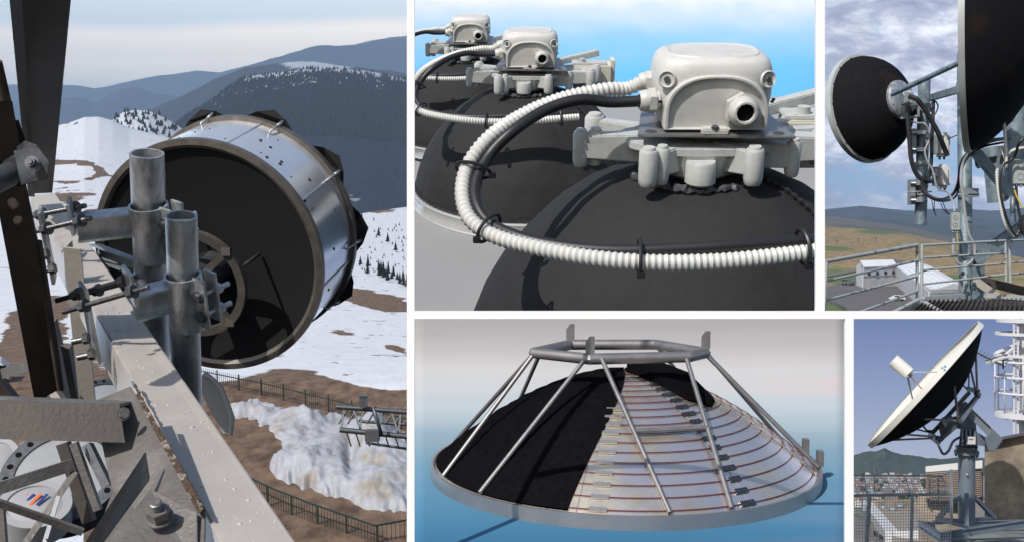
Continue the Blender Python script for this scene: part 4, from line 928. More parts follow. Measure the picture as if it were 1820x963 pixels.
# black absorber over one side
def cloth4(a0f, a1f, r_a, r_b, up, nm, seed):
    top, bot = [], []
    for i in range(41):
        r_ = r_a + (r_b - r_a) * i / 40; a0, a1 = a0f(r_), a1f(r_)
        top.append([q4(max(r_, 3), a0 + (a1 - a0) * j / 60, up + 1.3 * noise.noise(Vector((r_ / 22, j / 9, seed))) + (1.2 if i % 3 == 1 else 0)) for j in range(61)])
        bot.append([q4(max(r_, 3), a0 + (a1 - a0) * j / 60, 0.7) for j in range(61)])
    v_ = [t_ + b_[::-1] for t_, b_ in zip(top, bot)]
    return MB().loft(v_, caps=True).build(nm, M['black_cloth4'], t4, True)
M['black_cloth4'] = mat('black_absorber_cloth', (0.006, 0.006, 0.007), 1.0, 0, 0.25, 0.1, 0.2, 0.4, spec=0.0)
cloth4(lambda r_: math.radians(85), lambda r_: math.radians(249.5 + 20 * (1 - r_ / R4) ** 1.5), 6, R4 - 8, 3, 'absorber_cloth', 1)
fc = MB(); fp = [(4, 6, 16), (18, -22, 14), (52, -68, 13), (96, -104, 9), (140, -96, 8), (150, -62, 9), (112, -20, 26), (62, 14, 26), (26, 26, 22)]
base = [Vector((x, y, h4(math.hypot(x, y)) + 2)) for x, y, z in fp]; topp = [Vector((x, y, h4(math.hypot(x, y)) + z)) for x, y, z in fp]
cen = sum(topp, Vector()) / len(topp) + Vector((0, 0, 8))
fc.add(base + topp + [cen], [(i, (i + 1) % 9, 9 + (i + 1) % 9, 9 + i) for i in range(9)] + [(9 + i, 9 + (i + 1) % 9, 18) for i in range(9)] + [tuple(range(9))])
fc.build('folded_cloth', M['black_cloth4'], t4, True, bevel=2.5)
fc2 = MB(); fc2.loft([[Vector((x, y, h4(math.hypot(x, y)) + z)) for x, y in ((-2, -10), (30, -50), (92, -92), (122, -88), (70, -44), (20, 4))] for z in (2, 9)], smooth=False); fc2.build('folded_cloth', M['black_cloth4'], t4, True, bevel=2)
# red wires
M['red_wire'] = mat('dark_red_wire', (0.14, 0.018, 0.02), 0.5)
wr_r = [30 + 17.4 * i for i in range(18)]
for r_ in wr_r:
    a0 = math.radians(248.5 + 20 * (1 - r_ / R4) ** 1.5); a1 = math.radians(402)
    if r_ < 140: a1 = math.radians(320)
    MB().tube([q4(r_, a0 + (a1 - a0) * j / 90, 1.6) for j in range(91)], 0.8, 6).build('red_wire', M['red_wire'], t4, True)
M['tape'] = mat('clear_tape', (0.62, 0.57, 0.50), 0.12, 0.8, 0.1, 0.2)
M['clip'] = mat('dark_clip_strip', (0.12, 0.12, 0.13), 0.22, 0.85, 0.5, 0.3)
def strip(r_, a, w_, h_, mk, nm):
    da = w_ / r_ / 2; v_ = []
    for rr in (r_ - h_ / 2, r_ + h_ / 2): v_.append([q4(rr, a - da + 2 * da * k / 4, 2.9) for k in range(5)] + [q4(rr, a + da - 2 * da * k / 4, 0.9) for k in range(5)])
    MB().loft(v_, smooth=False).build(nm, M[mk], t4, True)
for i, r_ in enumerate(wr_r):
    if r_ > 150: strip(r_, math.radians(257.5 + 2 * (1 - r_ / R4)), 27, 6, 'tape', 'tape_strip')
    if r_ > 80: strip(r_, math.radians(299 + 8 * (1 - r_ / R4)), 22 + 3 * (i % 3), 7, 'clip', 'clip_strip')
    if r_ > 150: strip(r_, math.radians(342 + 4 * (1 - r_ / R4)), 14, 7, 'tape', 'tape_strip')
# tubular frame
M['tube4'] = mat('frame_tube_steel', (0.30, 0.285, 0.28), 0.48, 0.8, 0.12, 0.05, 0.08, 0.6)
zr = 203.0
def ring4(a, r_=150): a = math.radians(a); return Vector((-10 + math.cos(a) * r_ * 1.02, math.sin(a) * r_ * 0.66, zr))
va = [192, 248, 318, 348, 60, 122]
pr_ = [ring4(a) for a in va]
for i in range(6):
    a, b = pr_[i], pr_[(i + 1) % 6]; MB().cyl(a, b, 9.5, n=24).build('ring_tube', M['tube4'], t4, True)
    MB().lathe([(0.001, -9.6), (6, -7.6), (9.6, 0), (6, 7.6), (0.001, 9.6)], a, Z3, 20).build('corner_weld', M['tube4'], t4, True)
for a in (192 + 60 * 0, 248, 348 - 0, 122):
    if a == 192: continue
    c = ring4(a) + Vector((0, 0, 8)); mb_ = MB(); mb_.loft([[c + Vector((x, y, z)) for x, z in ((-7, 0), (8, 0), (8, 30), (0, 30), (-7, 20))] for y in (-2.5, 2.5)], smooth=False)
    mb_.build('lug_plate', M['tube4'], t4, True)
def foot(a, r_=R4 - 3): a = math.radians(a); return Vector((math.cos(a) * r_, math.sin(a) * r_, 11))
legs = [(ring4(193), 201), (ring4(193), 156), (ring4(245), 222), (ring4(150), 128), (ring4(256), 276), (ring4(315), 293), (ring4(345), 350), (ring4(347), 8), (ring4(352), 20), (ring4(60), 48)]
for a, f_ in legs: MB().cyl(a, foot(f_), 3.9, n=16).build('frame_leg', M['tube4'], t4, True)
la, lb = ring4(256).lerp(foot(276), 0.5), ring4(315).lerp(foot(293), 0.5)
MB().cyl(la, lb, 4, n=14).build('cross_tube', M['tube4'], t4, True)
for f_ in (352, 8): MB().box(foot(f_) + Vector((4, 0, 12)), 10, 16, 26).build('foot_plate', M['tube4'], t4, True)
t4.location = O4; t4.rotation_euler = (T4, 0, 0); t4.scale = (S4, S4, S4)
# sweep: floor that curves up into the wall
M['sweep'] = None
n4 = Vector((0, -math.sin(T4), math.cos(T4))); f4 = Vector((0, math.cos(T4), math.sin(T4)))
base4 = O4 - n4 * (20 * S4)
prof4 = []
for d in (-1.1, -0.8, -0.4, 0, 0.4, 0.66): prof4.append(base4 + f4 * d)
last = prof4[-1]; ang = T4; 
for k in range(1, 13):
    ang = T4 + (math.radians(88) - T4) * k / 12; last = last + Vector((0, math.cos(ang), math.sin(ang))) * 0.045; prof4.append(last.copy())
ztop = P(0, 559.5, last.y).z
lz = last.z
for k in range(1, 9): prof4.append(Vector((0, last.y, lz + (ztop - lz) * k / 8)))
xl4 = lambda d: (731 - 910) / F * d; xr4 = lambda d: (1508 - 910) / F * d
vs = []
for p in prof4: vs.append([Vector((xl4(p.y) + (xr4(p.y) - xl4(p.y)) * i / 30, p.y, p.z)) for i in range(31)])
def print_at(p): return max(0.0, min(1.0, (481.5 - p.z / p.y * F - 559) / -404 + 1))
M['sweep'] = backdrop_mat('streaked_studio_sweep', [(0.0, refl(66, 118, 152)), (0.15, refl(88, 138, 168)), (0.28, refl(108, 149, 172)), (0.40, refl(132, 160, 176)), (0.54, refl(158, 172, 179)), (0.76, refl(190, 189, 190)), (0.9, refl(182, 179, 180)), (1.0, refl(168, 164, 165))], 2, 0, 1, 0.10, 2.2, (0.35, 1, 9), tint=refl(196, 172, 170), attr=True)
sw = MB(); m_ = 31
sw.add([v for r_ in vs for v in r_], [(j * m_ + i, j * m_ + i + 1, (j + 1) * m_ + i + 1, (j + 1) * m_ + i) for j in range(len(vs) - 1) for i in range(30)], True)
o_ = sw.build('studio_sweep', M['sweep'], attr={'bias': [print_at(v) for r_ in vs for v in r_]}); tag(o_, 'streaked grey and blue backdrop sweep under and behind the bare reflector', 'backdrop')
sd = o_.modifiers.new('thick', 'SOLIDIFY'); sd.thickness = 0.012; sd.offset = -1
# ================================================================ VIEW 3: dishes on a tower above the moor
PB = math.radians(3.33); uB = Vector((0, -math.sin(PB), math.cos(PB)))
def GB(px, py, h=25.0, up=0.0):
    r_ = P(px, py, 1.0); return r_ * (-h / r_.dot(uB)) + uB * up
M['moor'] = snow_mat('moor_grass', (0.13, 0.09, 0.04), (0.38, 0.275, 0.13), snow=(0.10, 0.14, 0.045), scale=0.03, soft=0.06, bs=0.25, bumpd=1.2, stretch=(0.6, 0.4, 1))
def bias3(px, py, d):
    v = -0.12
    def el(cx, cy, rx, ry, k): return k * math.exp(-(((px - cx) / rx) ** 2 + ((py - cy) / ry) ** 2) * 1.2)
    return v + el(1560, 412, 32, 4, 0.5) + el(1500, 440, 45, 6, 0.2) + el(1480, 545, 30, 14, 0.6) + el(1690, 500, 60, 12, 0.35) + el(1495, 492, 35, 14, 0.22) + el(1600, 520, 60, 20, 0.2)
def bpy_d(d): return 481.5 - F * math.tan(PB - math.atan(25.0 / d))
cr3 = {1455: 402, 1530: 407, 1600: 414, 1680: 429, 1740: 443, 1830: 460}
rows3 = [(262, 561), (320, bpy_d(320)), (450, bpy_d(450)), (650, {1455: 440, 1830: 468}), (1000, cr3), (1100, {k: v + 20 for k, v in cr3.items()})]
sheet('moorland', 1448, 1850, 150, rows3, 22, 0.8, M['moor'], bias=bias3, fs=60)
M['hill_g'] = snow_mat('green_hill', (0.045, 0.055, 0.03), (0.10, 0.095, 0.06), snow=(0.14, 0.12, 0.09), scale=0.006, soft=0.06, bs=0.02, bumpd=4)
cg = {1455: 384, 1490: 386, 1540: 393, 1600: 401, 1660: 412, 1740: 436, 1830: 470}
sheet('green_hill', 1448, 1850, 120, [(1500, 470), (2300, cg), (2600, {k: v + 20 for k, v in cg.items()})], 20, 1.5, M['hill_g'], bias=lambda *a: 0.0, fs=60)
M['hill_b'] = mat('far_moor', (0.060, 0.070, 0.072), 0.95, 0, 0.45, 0.006, 0.6, 0.004, coord='World', spec=0.1)
cb3 = {1455: 378, 1480: 374, 1520: 376, 1570: 378, 1600: 380, 1650: 386, 1700: 385, 1760: 392, 1830: 393}
sheet('moor_ridge', 1448, 1850, 120, [(2800, 470), (4000, cb3), (4200, {k: v + 20 for k, v in cb3.items()})], 26, 2, M['hill_b'], fs=40)
cf3 = {1455: 375, 1500: 370, 1530: 366, 1570: 370, 1620: 375, 1700: 371, 1760: 374, 1830: 369}
sheet('moor_ridge', 1448, 1850, 120, [(4600, 420), (5500, cf3), (5650, {k: v + 20 for k, v in cf3.items()})], 12, 2, M['hill_b'], fs=40)
# yard, drive, building, cars
M['asphalt'] = mat('yard_asphalt', (0.10, 0.092, 0.092), 0.9, 0, 0.15, 0.4, coord='World', col2=(0.13, 0.115, 0.11), c2s=0.12)
yd = MB(); yp = [(1450, 512), (1478, 508), (1520, 495), (1535, 492), (1532, 513), (1596, 509), (1634, 541), (1640, 562), (1518, 562), (1500, 545), (1485, 538), (1470, 536), (1450, 536)]
yd.loft([[GB(x, y, up=0.12) for x, y in yp], [GB(x, y, up=-0.6) for x, y in yp]], smooth=False)
tag(yd.build('asphalt_yard', M['asphalt']), kind='structure')
rd3 = MB(); rp3 = [(1450, 489), (1530, 478), (1530, 481), (1450, 496)]
rd3.loft([[GB(x, y, up=0.1) for x, y in rp3], [GB(x, y, up=-0.6) for x, y in rp3]], smooth=False)
tag(rd3.build('gravel_track', M['paving']), kind='structure')
M['render_w'] = mat('grey_white_render', (0.50, 0.50, 0.52), 0.85, 0, 0.05, 0.5, coord='World')
M['roof_w'] = mat('white_sheet_roof', (0.66, 0.67, 0.69), 0.5, 0, 0.06, 0.3, coord='World', stretch=(1, 0.2, 1))
M['roof_d'] = mat('dark_roof', (0.10, 0.095, 0.11), 0.8, 0, 0.2, 0.5, coord='World')
M['glass_d'] = mat('dark_window', (0.02, 0.025, 0.03), 0.15, 0, 0.1, 1)
bd = thing('white_building', 'white two-wing building with sheet roofs and a garage door below the tower', 'building', GB(1565, 512))
def up_to(q, py):       # rise straight up from a ground point until it stands at the given height in the view
    p0 = q; a = (481.5 - py) / F
    return p0 + uB * ((a * p0.y - p0.z) / (uB.z - a * uB.y))
def wall(nm, a, b, ta, tb, mk='render_w', th=0.3, par=bd):
    A, B = GB(*a), GB(*b); At, Bt = up_to(A, ta), up_to(B, tb); n_ = (B - A).cross(uB).normalized()
    if n_.y < 0: n_ = -n_
    MB().loft([[A, B, Bt, At], [p + n_ * th for p in (A, B, Bt, At)]], smooth=False).build(nm, M[mk], par)
    return A, B, At, Bt, n_
# long front wing
A, B, At, Bt, nW = wall('front_wall', (1534, 512), (1593, 508), 475, 473)
back = Vector((0.12, 1, 0.05)).normalized() * 11.0
MB().loft([[A, A + back, At + back, At + back * 0.45 + uB * 1.3], [p + (B - A).normalized() * 0.3 for p in (A, A + back, At + back, At + back * 0.45 + uB * 1.3)]], smooth=False).build('gable_wall', M['render_w'], bd)
MB().loft([[At - nW * 0.35 - (B - A).normalized() * 0.3, Bt - nW * 0.35, Bt + back * 0.5 + uB * 1.7, At + back * 0.5 + uB * 1.7], [p + uB * 0.2 for p in (At - nW * 0.35 - (B - A).normalized() * 0.3, Bt - nW * 0.35, Bt + back * 0.5 + uB * 1.7, At + back * 0.5 + uB * 1.7)]], smooth=False).build('roof', M['roof_w'], bd)
MB().loft([[A + back, B + back, Bt + back, At + back], [A + back * 1.03, B + back * 1.03, Bt + back * 1.03, At + back * 1.03]], smooth=False).build('rear_wall', M['render_w'], bd)
e_ = (B - A)
for f in (0.16, 0.41, 0.66, 0.9):
    c = A + e_ * f + (At - A) * 0.66 - nW * 0.06; w_ = e_.normalized() * 0.65; h_ = uB * 0.62
    MB().loft([[c - w_ - h_, c + w_ - h_, c + w_ + h_, c - w_ + h_], [p - nW * 0.08 for p in (c - w_ - h_, c + w_ - h_, c + w_ + h_, c - w_ + h_)]], smooth=False).build('window', M['glass_d'], bd)
    MB().loft([[c - w_ * 1.2 - h_ * 1.0, c + w_ * 1.2 - h_, c + w_ * 1.2 - h_ * 1.25, c - w_ * 1.2 - h_ * 1.25], [p - nW * 0.2 for p in (c - w_ * 1.2 - h_ * 1.0, c + w_ * 1.2 - h_, c + w_ * 1.2 - h_ * 1.25, c - w_ * 1.2 - h_ * 1.25)]], smooth=False).build('window_sill', M['render_w'], bd)
def rect_on(c, ex, ez, w_, h_, n_, th): return [[c - ex * w_ - ez * h_, c + ex * w_ - ez * h_, c + ex * w_ + ez * h_, c - ex * w_ + ez * h_], [c - ex * w_ - ez * h_ - n_ * th, c + ex * w_ - ez * h_ - n_ * th, c + ex * w_ + ez * h_ - n_ * th, c - ex * w_ + ez * h_ - n_ * th]]
ex = e_.normalized(); gd = A + e_ * 0.25 + uB * 1.75 - nW * 0.05
MB().loft(rect_on(gd, ex, uB, 2.0, 1.7, nW, 0.06), smooth=False).build('garage_door', M['render_w'], bd)
MB().loft(rect_on(gd + uB * 1.85, ex, uB, 2.15, 0.12, nW, 0.18), smooth=False).build('door_lintel', M['roof_d'], bd)
MB().loft(rect_on(A + e_ * 0.5 + uB * 3.4, ex, uB, e_.length / 2, 0.06, nW, 0.1), smooth=False).build('string_course', M['roof_d'], bd)
# nearer wing running towards the viewer at the right
C_, D_, Ct, Dt, n2 = wall('side_wall', (1594, 508), (1652, 556), 474, 518)
rgt = Vector((1, 0.28, 0)).normalized()
R1, R2 = Ct + rgt * 7.0 + uB * 1.6, Dt + rgt * 6.6 + uB * 1.8
E1, E2 = Ct + rgt * 12.5, Dt + rgt * 12.0
for i, (f0, f1) in enumerate(((0.0, 0.42), (0.47, 1.0))):
    a0, a1 = Ct.lerp(Dt, f0), Ct.lerp(Dt, f1); b0, b1 = R1.lerp(R2, f0), R1.lerp(R2, f1); c0, c1x = E1.lerp(E2, f0), E1.lerp(E2, f1)
    MB().loft([[a0, a1, b1, b0], [p + uB * 0.2 for p in (a0, a1, b1, b0)]], smooth=False).build('roof', M['roof_w'], bd)
    MB().loft([[b0 + rgt * 0.02, b1 + rgt * 0.02, c1x, c0], [p + uB * 0.2 for p in (b0 + rgt * 0.02, b1 + rgt * 0.02, c1x, c0)]], smooth=False).build('roof', M['roof_w'], bd)
    for g in (0.2, 0.4, 0.6, 0.8):
        s0, s1 = a0.lerp(b0, g) + uB * 0.23, a1.lerp(b1, g) + uB * 0.23; MB().bar(s0, s1, 0.12, 0.06, uB).build('roof_joint', M['render_w'], bd)
MB().loft([[Ct.lerp(Dt, 0.42), Ct.lerp(Dt, 0.47), E1.lerp(E2, 0.47), E1.lerp(E2, 0.42)], [p - uB * 0.3 for p in (Ct.lerp(Dt, 0.42), Ct.lerp(Dt, 0.47), E1.lerp(E2, 0.47), E1.lerp(E2, 0.42))]], smooth=False).build('valley_gutter', M['roof_d'], bd)
MB().loft([[GB(1594, 508), GB(1652, 556), GB(1652, 556) + rgt * 12, GB(1594, 508) + rgt * 12.5], [p + uB * 5.6 for p in (GB(1594, 508), GB(1652, 556), GB(1652, 556) + rgt * 12, GB(1594, 508) + rgt * 12.5)]], smooth=False).build('wing_body', M['render_w'], bd)
MB().loft([[Dt, R2, E2, E2 - uB * 1.0, Dt - uB * 1.0], [p - (Dt - Ct).normalized() * 0.4 for p in (Dt, R2, E2, E2 - uB * 1.0, Dt - uB * 1.0)]], smooth=False).build('gable_wall', M['render_w'], bd)
ls = [Bt + nW * 0.2, Bt + back * 0.55 + uB * 1.6, Ct + rgt * 4 + uB * 1.3, Ct + uB * 0.3]
MB().loft([ls, [p + uB * 0.35 for p in ls]], smooth=False).build('link_roof', M['roof_d'], bd)
ex2 = (D_ - C_).normalized(); nn = ex2.cross(uB).normalized(); nn = nn if nn.x > 0 else -nn
for f in (0.12, 0.28, 0.42, 0.58, 0.74, 0.9):
    MB().loft(rect_on(C_ + (D_ - C_) * f + uB * 3.8 - nn * 0.03, ex2, uB, 0.6, 0.75, nn, 0.08), smooth=False).build('window', M['glass_d'], bd)
MB().loft(rect_on(C_ + (D_ - C_) * 0.2 + uB * 1.3 - nn * 0.03, ex2, uB, 0.8, 1.3, nn, 0.08), smooth=False).build('door', M['render_w'], bd)
MB().loft(rect_on(C_ + (D_ - C_) * 0.62 + uB * 1.4 - nn * 0.03, ex2, uB, 0.6, 0.6, nn, 0.08), smooth=False).build('window', M['glass_d'], bd)
def car3(nm, label, px, py, fx, col, L_=4.0, tall=1.5, boxy=False):
    c = GB(px, py, up=0.12); f = Vector((fx[0], fx[1], 0)).normalized(); s_ = Vector((-f.y, f.x, 0)); t = thing(nm, label, 'car', c)
    pr_ = [(-0.5, 0.28), (-0.5, 0.6), (-0.42, 0.66), (-0.36, 0.7), (-0.22, 1.0), (0.18, 1.0), (0.34, 0.68), (0.47, 0.58), (0.5, 0.45), (0.5, 0.28)] if not boxy else [(-0.5, 0.28), (-0.5, 0.62), (-0.48, 1.0), (0.12, 1.0), (0.2, 0.66), (0.5, 0.62), (0.5, 0.28)]
    q = lambda y: [c + f * a * L_ + s_ * y * (0.82 if b > 0.8 else 1) + uB * b * tall for a, b in pr_]
    m_ = mat(nm + '_paint', col, 0.3, 0, 0.02, spec=0.6)
    MB().loft([q(-0.85), q(0.85)], smooth=False).build('body', m_, t, bevel=0.06)
    for y in (-1, 1):
        wp = [(-0.34, 0.70), (-0.2, 0.95), (0.15, 0.95), (0.29, 0.70)] if not boxy else [(-0.44, 0.68), (-0.43, 0.92), (0.08, 0.92), (0.14, 0.68)]
        MB().loft([[c + f * a * L_ + s_ * y * (0.80 if b > 0.8 else 0.87) + uB * b * tall for a, b in wp], [c + f * a * L_ + s_ * y * 0.5 + uB * b * tall for a, b in wp]], smooth=False).build('side_window', M['glass_d'], t)
        for a in (-0.31, 0.31): MB().cyl(c + f * a * L_ + s_ * y * 0.65 + uB * 0.33, c + f * a * L_ + s_ * y * 0.92 + uB * 0.33, 0.34, n=20).build('wheel', M['black_plastic'], t)
    return t
car3('parked_car', 'small white hatchback parked by the near wing of the white building', 1594, 535, (-1, 0.15), (0.7, 0.7, 0.7))
car3('parked_car', 'dark green boxy off-roader on the far side of the yard', 1507, 507, (0.75, -1), (0.10, 0.12, 0.09), 4.2, 1.9, True)
# small drilling-site details far away: poles and a fence line on the moor
for x, y, hp, lab_ in ((1488, 434, 7, 'leftmost of the three thin poles far out on the moor'), (1525, 432, 9, 'middle and tallest of the three thin poles on the moor'), (1557, 430, 8, 'rightmost of the three thin poles far out on the moor')):
    pt = thing('utility_pole', lab_, 'pole', GB(x, y), 'thin poles on the moor')
    b = P(x, y, 640); MB().cyl(b, b + Z3 * U(hp, 640), 0.25).bar(b + Z3 * U(hp * 0.8, 640) - X3 * 1.0, b + Z3 * U(hp * 0.8, 640) + X3 * 1.0, 0.25, 0.25).build('shaft', M['roof_d'], pt)
fw = thing('wire_fence', 'thin wire fence crossing the grass behind the white building', 'fence', GB(1700, 485))
for seg_ in (((1470, 470), (1540, 466)), ((1640, 482), (1705, 486)), ((1727, 486), (1850, 492))):
    n_ = int((seg_[1][0] - seg_[0][0]) / 5)
    w_ = MB(); pa, pb = GB(*seg_[0]), GB(*seg_[1])
    for z in (0.6, 1.1): w_.bar(pa + uB * z, pb + uB * z, 0.03, 0.03)
    w_.build('wire', M['galv_dull'], fw)
    for i in range(n_): MB().cyl(pa.lerp(pb, i / n_), pa.lerp(pb, i / n_) + uB * 1.5, 0.07, n=6).build('post', M['roof_d'], fw)

# ---- tower head: poles, dishes, cables
M['foam3'] = mat('ribbed_black_foam', (0.010, 0.010, 0.012), 0.95, 0, 0.5, 90, 0.4, 200, spec=0.12, col2=(0.02, 0.014, 0.012), c2s=3)
def tube3(nm, label, cat, a, b, rp, mk='galv_blue', cap=True):
    t = thing(nm, label, cat, P(*b)); MB().cyl(P(*a), P(*b), U(rp, a[2]), U(rp, b[2]), 32).build('tube', M[mk], t); return t
DP = 12.0
poA = tube3('mounting_pole', 'shorter galvanised pole carrying the left dish and its radios', 'pole', (1643, 142, DP), (1636, 400, DP), 10.5)
for y in (197, 292, 331, 345): MB().cyl(P(1641.5 - (y - 142) * 0.026, y - 3, DP), P(1641.5 - (y - 142) * 0.026, y + 3, DP), U(12.5, DP), n=32).build('band', M['galv_dull'], poA)
for x0, y0 in ((1622, 240), (1620, 330)):
    MB().box(P(x0, y0 + 12, DP - 0.05), U(9, DP), 0.1, U(44, DP)).build('side_plate', M['galv_dull'], poA, bevel=0.004)
    for y in (y0 - 4, y0 + 26): MB().cyl(P(x0 - 2, y, DP - 0.12), P(x0 + 28, y, DP - 0.12), U(2.4, DP), n=10).box(P(x0 + 14, y, DP - 0.12), U(14, DP), 0.06, U(7, DP)).build('u_bolt', M['galv'], poA)
MB().cyl(P(1614, 341, DP - .15), P(1656, 341, DP - .15), U(1.4, DP), n=8).build('rod_end', M['galv_dull'], poA)
poB = thing('mounting_pole', 'tall galvanised pole rising beside the big dish, bolted at its foot', 'pole', P(1716, 560, 10.5))
MB().cyl(P(1713, 96, 10.8), P(1717, 561, 10.4), U(11.5, 10.8), U(12.5, 10.4), 36).build('tube', M['galv_blue'], poB)
MB().slab([(1728, 455, 10.3), (1750, 458, 10.3), (1750, 561, 10.3), (1728, 561, 10.3)], 0.05).build('gusset', M['galv_blue'], poB, bevel=0.004)
MB().slab([(1704, 488, 10.2), (1712, 488, 10.2), (1712, 561, 10.2), (1704, 561, 10.2)], 0.05).build('side_strap', M['galv_dull'], poB)
for x, y in ((1743, 470), (1743, 505), (1743, 539), (1711, 486)): MB().bolt(P(x, y, 10.2), Vector((0, -1, 0)), U(3, 10), U(3, 10)).build('bolt', M['dark_steel'], poB)
for y in (162, 236, 343, 380, 417, 452): MB().cyl(P(1714 + (y - 162) * 0.01, y - 2, 10.75), P(1714 + (y - 162) * 0.01, y + 2, 10.75), U(13, 10.6), n=32).build('band', M['galv'], poB)
MB().box(P(1722, 343, 10.35), U(30, 10.5), 0.06, U(15, 10.5)).cyl(P(1702, 346, 10.25), P(1740, 346, 10.25), U(1.4, 10.5), n=8).build('clamp_bar', M['galv_dull'], poB)
ar = thing('cross_arm', 'short square arm joining the two poles under the strut', 'arm', P(1655, 172, 12))
MB().bar(P(1648, 176, 11.9), P(1706, 159, 10.9), U(11, 11.5), U(11, 11.5)).build('arm_tube', M['galv_blue'], ar)
MB().slab([(1634, 160, 11.7), (1650, 158, 11.7), (1652, 184, 11.7), (1636, 186, 11.7)], 0.05).build('clamp_plate', M['galv_blue'], ar, bevel=0.004)
MB().slab([(1700, 146, 10.6), (1708, 148, 10.6), (1706, 170, 10.6), (1697, 168, 10.6)], 0.08).build('clamp_plate', M['galv_blue'], ar, bevel=0.004)
st_ = thing('strut', 'slanting tube strut from the left dish hub up to the big dish', 'strut', P(1590, 166, 11.4))
MB().cyl(P(1588, 167, 11.4), P(1722, 104, 10.0), U(4.6, 11), n=24).cyl(P(1585, 169, 11.45), P(1592, 165, 11.35), U(3, 11.4), n=10).build('tube', M['galv_blue'], st_)
ty = thing('tie_rod', 'thin tie rod from a cable clamp to the tall pole', 'rod', P(1725, 231, 10.2))
MB().cyl(P(1684, 248, 11.2), P(1728, 229, 10.3), U(1.2, 11), n=8).build('rod', M['galv_dull'], ty); MB().box(P(1728, 229, 10.3), U(9, 10.3), .06, U(9, 10.3)).build('rod_clamp', M['galv'], ty)
# left dish
DL = 12.4; cL = P(1537, 194, DL); qL = U(1, DL)
aL = pix_axis(1537, 194, DL, math.radians(53), 61, 17, True)
dl = thing('dish_antenna', 'left dish with black ribbed back, pale rim and round hub', 'antenna', cL)
MB().lathe([(93 * qL, 3 * qL), (91.5 * qL, 12 * qL), (87 * qL, 26 * qL), (79 * qL, 41 * qL), (66 * qL, 55 * qL), (49 * qL, 66 * qL), (31 * qL, 73 * qL)], cL, aL, 72).build('absorber_cover', M['foam3'], dl)
for i in range(9):
    f = (i + 1) / 10; hh = 6 + 64 * f
    pq = [(93, 3), (91.5, 12), (87, 26), (79, 41), (66, 55), (49, 66), (31, 73)]
    rr = next(a[0] + (b[0] - a[0]) * (hh - a[1]) / (b[1] - a[1]) for a, b in zip(pq, pq[1:]) if a[1] <= hh <= b[1])
    MB().lathe([((rr + 0.2) * qL, (hh - 1) * qL), ((rr + 0.8) * qL, hh * qL), ((rr - 1.2) * qL, (hh + 1.6) * qL)], cL, aL, 72).build('cover_rib', M['foam3'], dl)
M['rim3'] = mat('pale_rim_paint', (0.42, 0.45, 0.44), 0.45, 0.2, 0.1, 6)
MB().lathe([(94 * qL, -6 * qL), (97 * qL, -5 * qL), (97 * qL, 5 * qL), (90 * qL, 7 * qL), (88 * qL, 5 * qL), (0.01, -4 * qL), (94 * qL, -6 * qL)], cL, aL, 96).build('rim', M['rim3'], dl)
uL, rL = perp(aL)
for i in range(16):
    a = i * math.pi / 8; e = cL + aL * 6 * qL + (uL * math.cos(a) + rL * math.sin(a)) * 93.5 * qL; MB().cyl(e, e + aL * 1.6 * qL, 1.3 * qL, n=8).build('rim_bolt', M['dark_steel'], dl)
MB().lathe([(33 * qL, 70 * qL), (34 * qL, 73 * qL), (33 * qL, 78 * qL), (28 * qL, 82 * qL), (18 * qL, 84 * qL), (0.001, 84 * qL)], cL, aL, 48).build('hub', M['galv'], dl)
for i in range(16):
    a = i * math.pi / 8; e = cL + aL * 78 * qL + (uL * math.cos(a) + rL * math.sin(a)) * 30 * qL; MB().cyl(e, e + aL * 3 * qL, 1.4 * qL, n=8).build('hub_bolt', M['bolt'], dl)
hc = cL + aL * 92 * qL
MB().box(P(1612, 176, 11.5), U(16, 11.5), 0.12, U(20, 11.5)).cyl(P(1604, 172, 11.5), P(1620, 168, 11.5), U(8, 11.5), n=20).build('feed_joint', M['galv'], dl, bevel=0.004)
for a_, b_ in (((1600, 186, 11.6), (1630, 182, 11.7)), ((1600, 208, 11.7), (1632, 206, 11.75))): MB().slab([(a_[0], a_[1], a_[2]), (b_[0], b_[1], b_[2]), (b_[0] + 1, b_[1] + 4, b_[2]), (a_[0], a_[1] + 4, a_[2])], 0.18).build('mount_flange', M['galv_dull'], dl)
for x in (1612, 1630): MB().slab([(x, 184, 11.72), (x + 5, 184, 11.72), (x + 5, 208, 11.72), (x, 208, 11.72)], 0.18).build('mount_web', M['galv_dull'], dl)
MB().slab([(1602, 190, 11.9), (1632, 186, 11.9), (1632, 205, 11.9), (1602, 208, 11.9)], 0.02).build('mount_back', M['dark_steel'], dl)
# big dish on the right
DB = 9.6; cB = P(1722, 52, DB); qB = U(1, DB)
aB = pix_axis(1722, 52, DB, math.radians(87), 262, 22, True)
db = thing('dish_antenna', 'big dish seen edge-on at the right, black foam back and pale rim', 'antenna', cB)
MB().lathe([(216 * qB, 4 * qB), (212 * qB, 14 * qB), (196 * qB, 40 * qB), (168 * qB, 70 * qB), (130 * qB, 96 * qB), (84 * qB, 118 * qB), (40 * qB, 130 * qB), (0.001, 132 * qB)], cB, aB, 96).build('absorber_cover', M['foam3'], db)
MB().lathe([(213 * qB, -5 * qB), (218 * qB, -5 * qB), (218 * qB, 5 * qB), (212 * qB, 6 * qB), (0.001, -4 * qB), (213 * qB, -5 * qB)], cB, aB, 128).build('rim', M['rim3'], db)
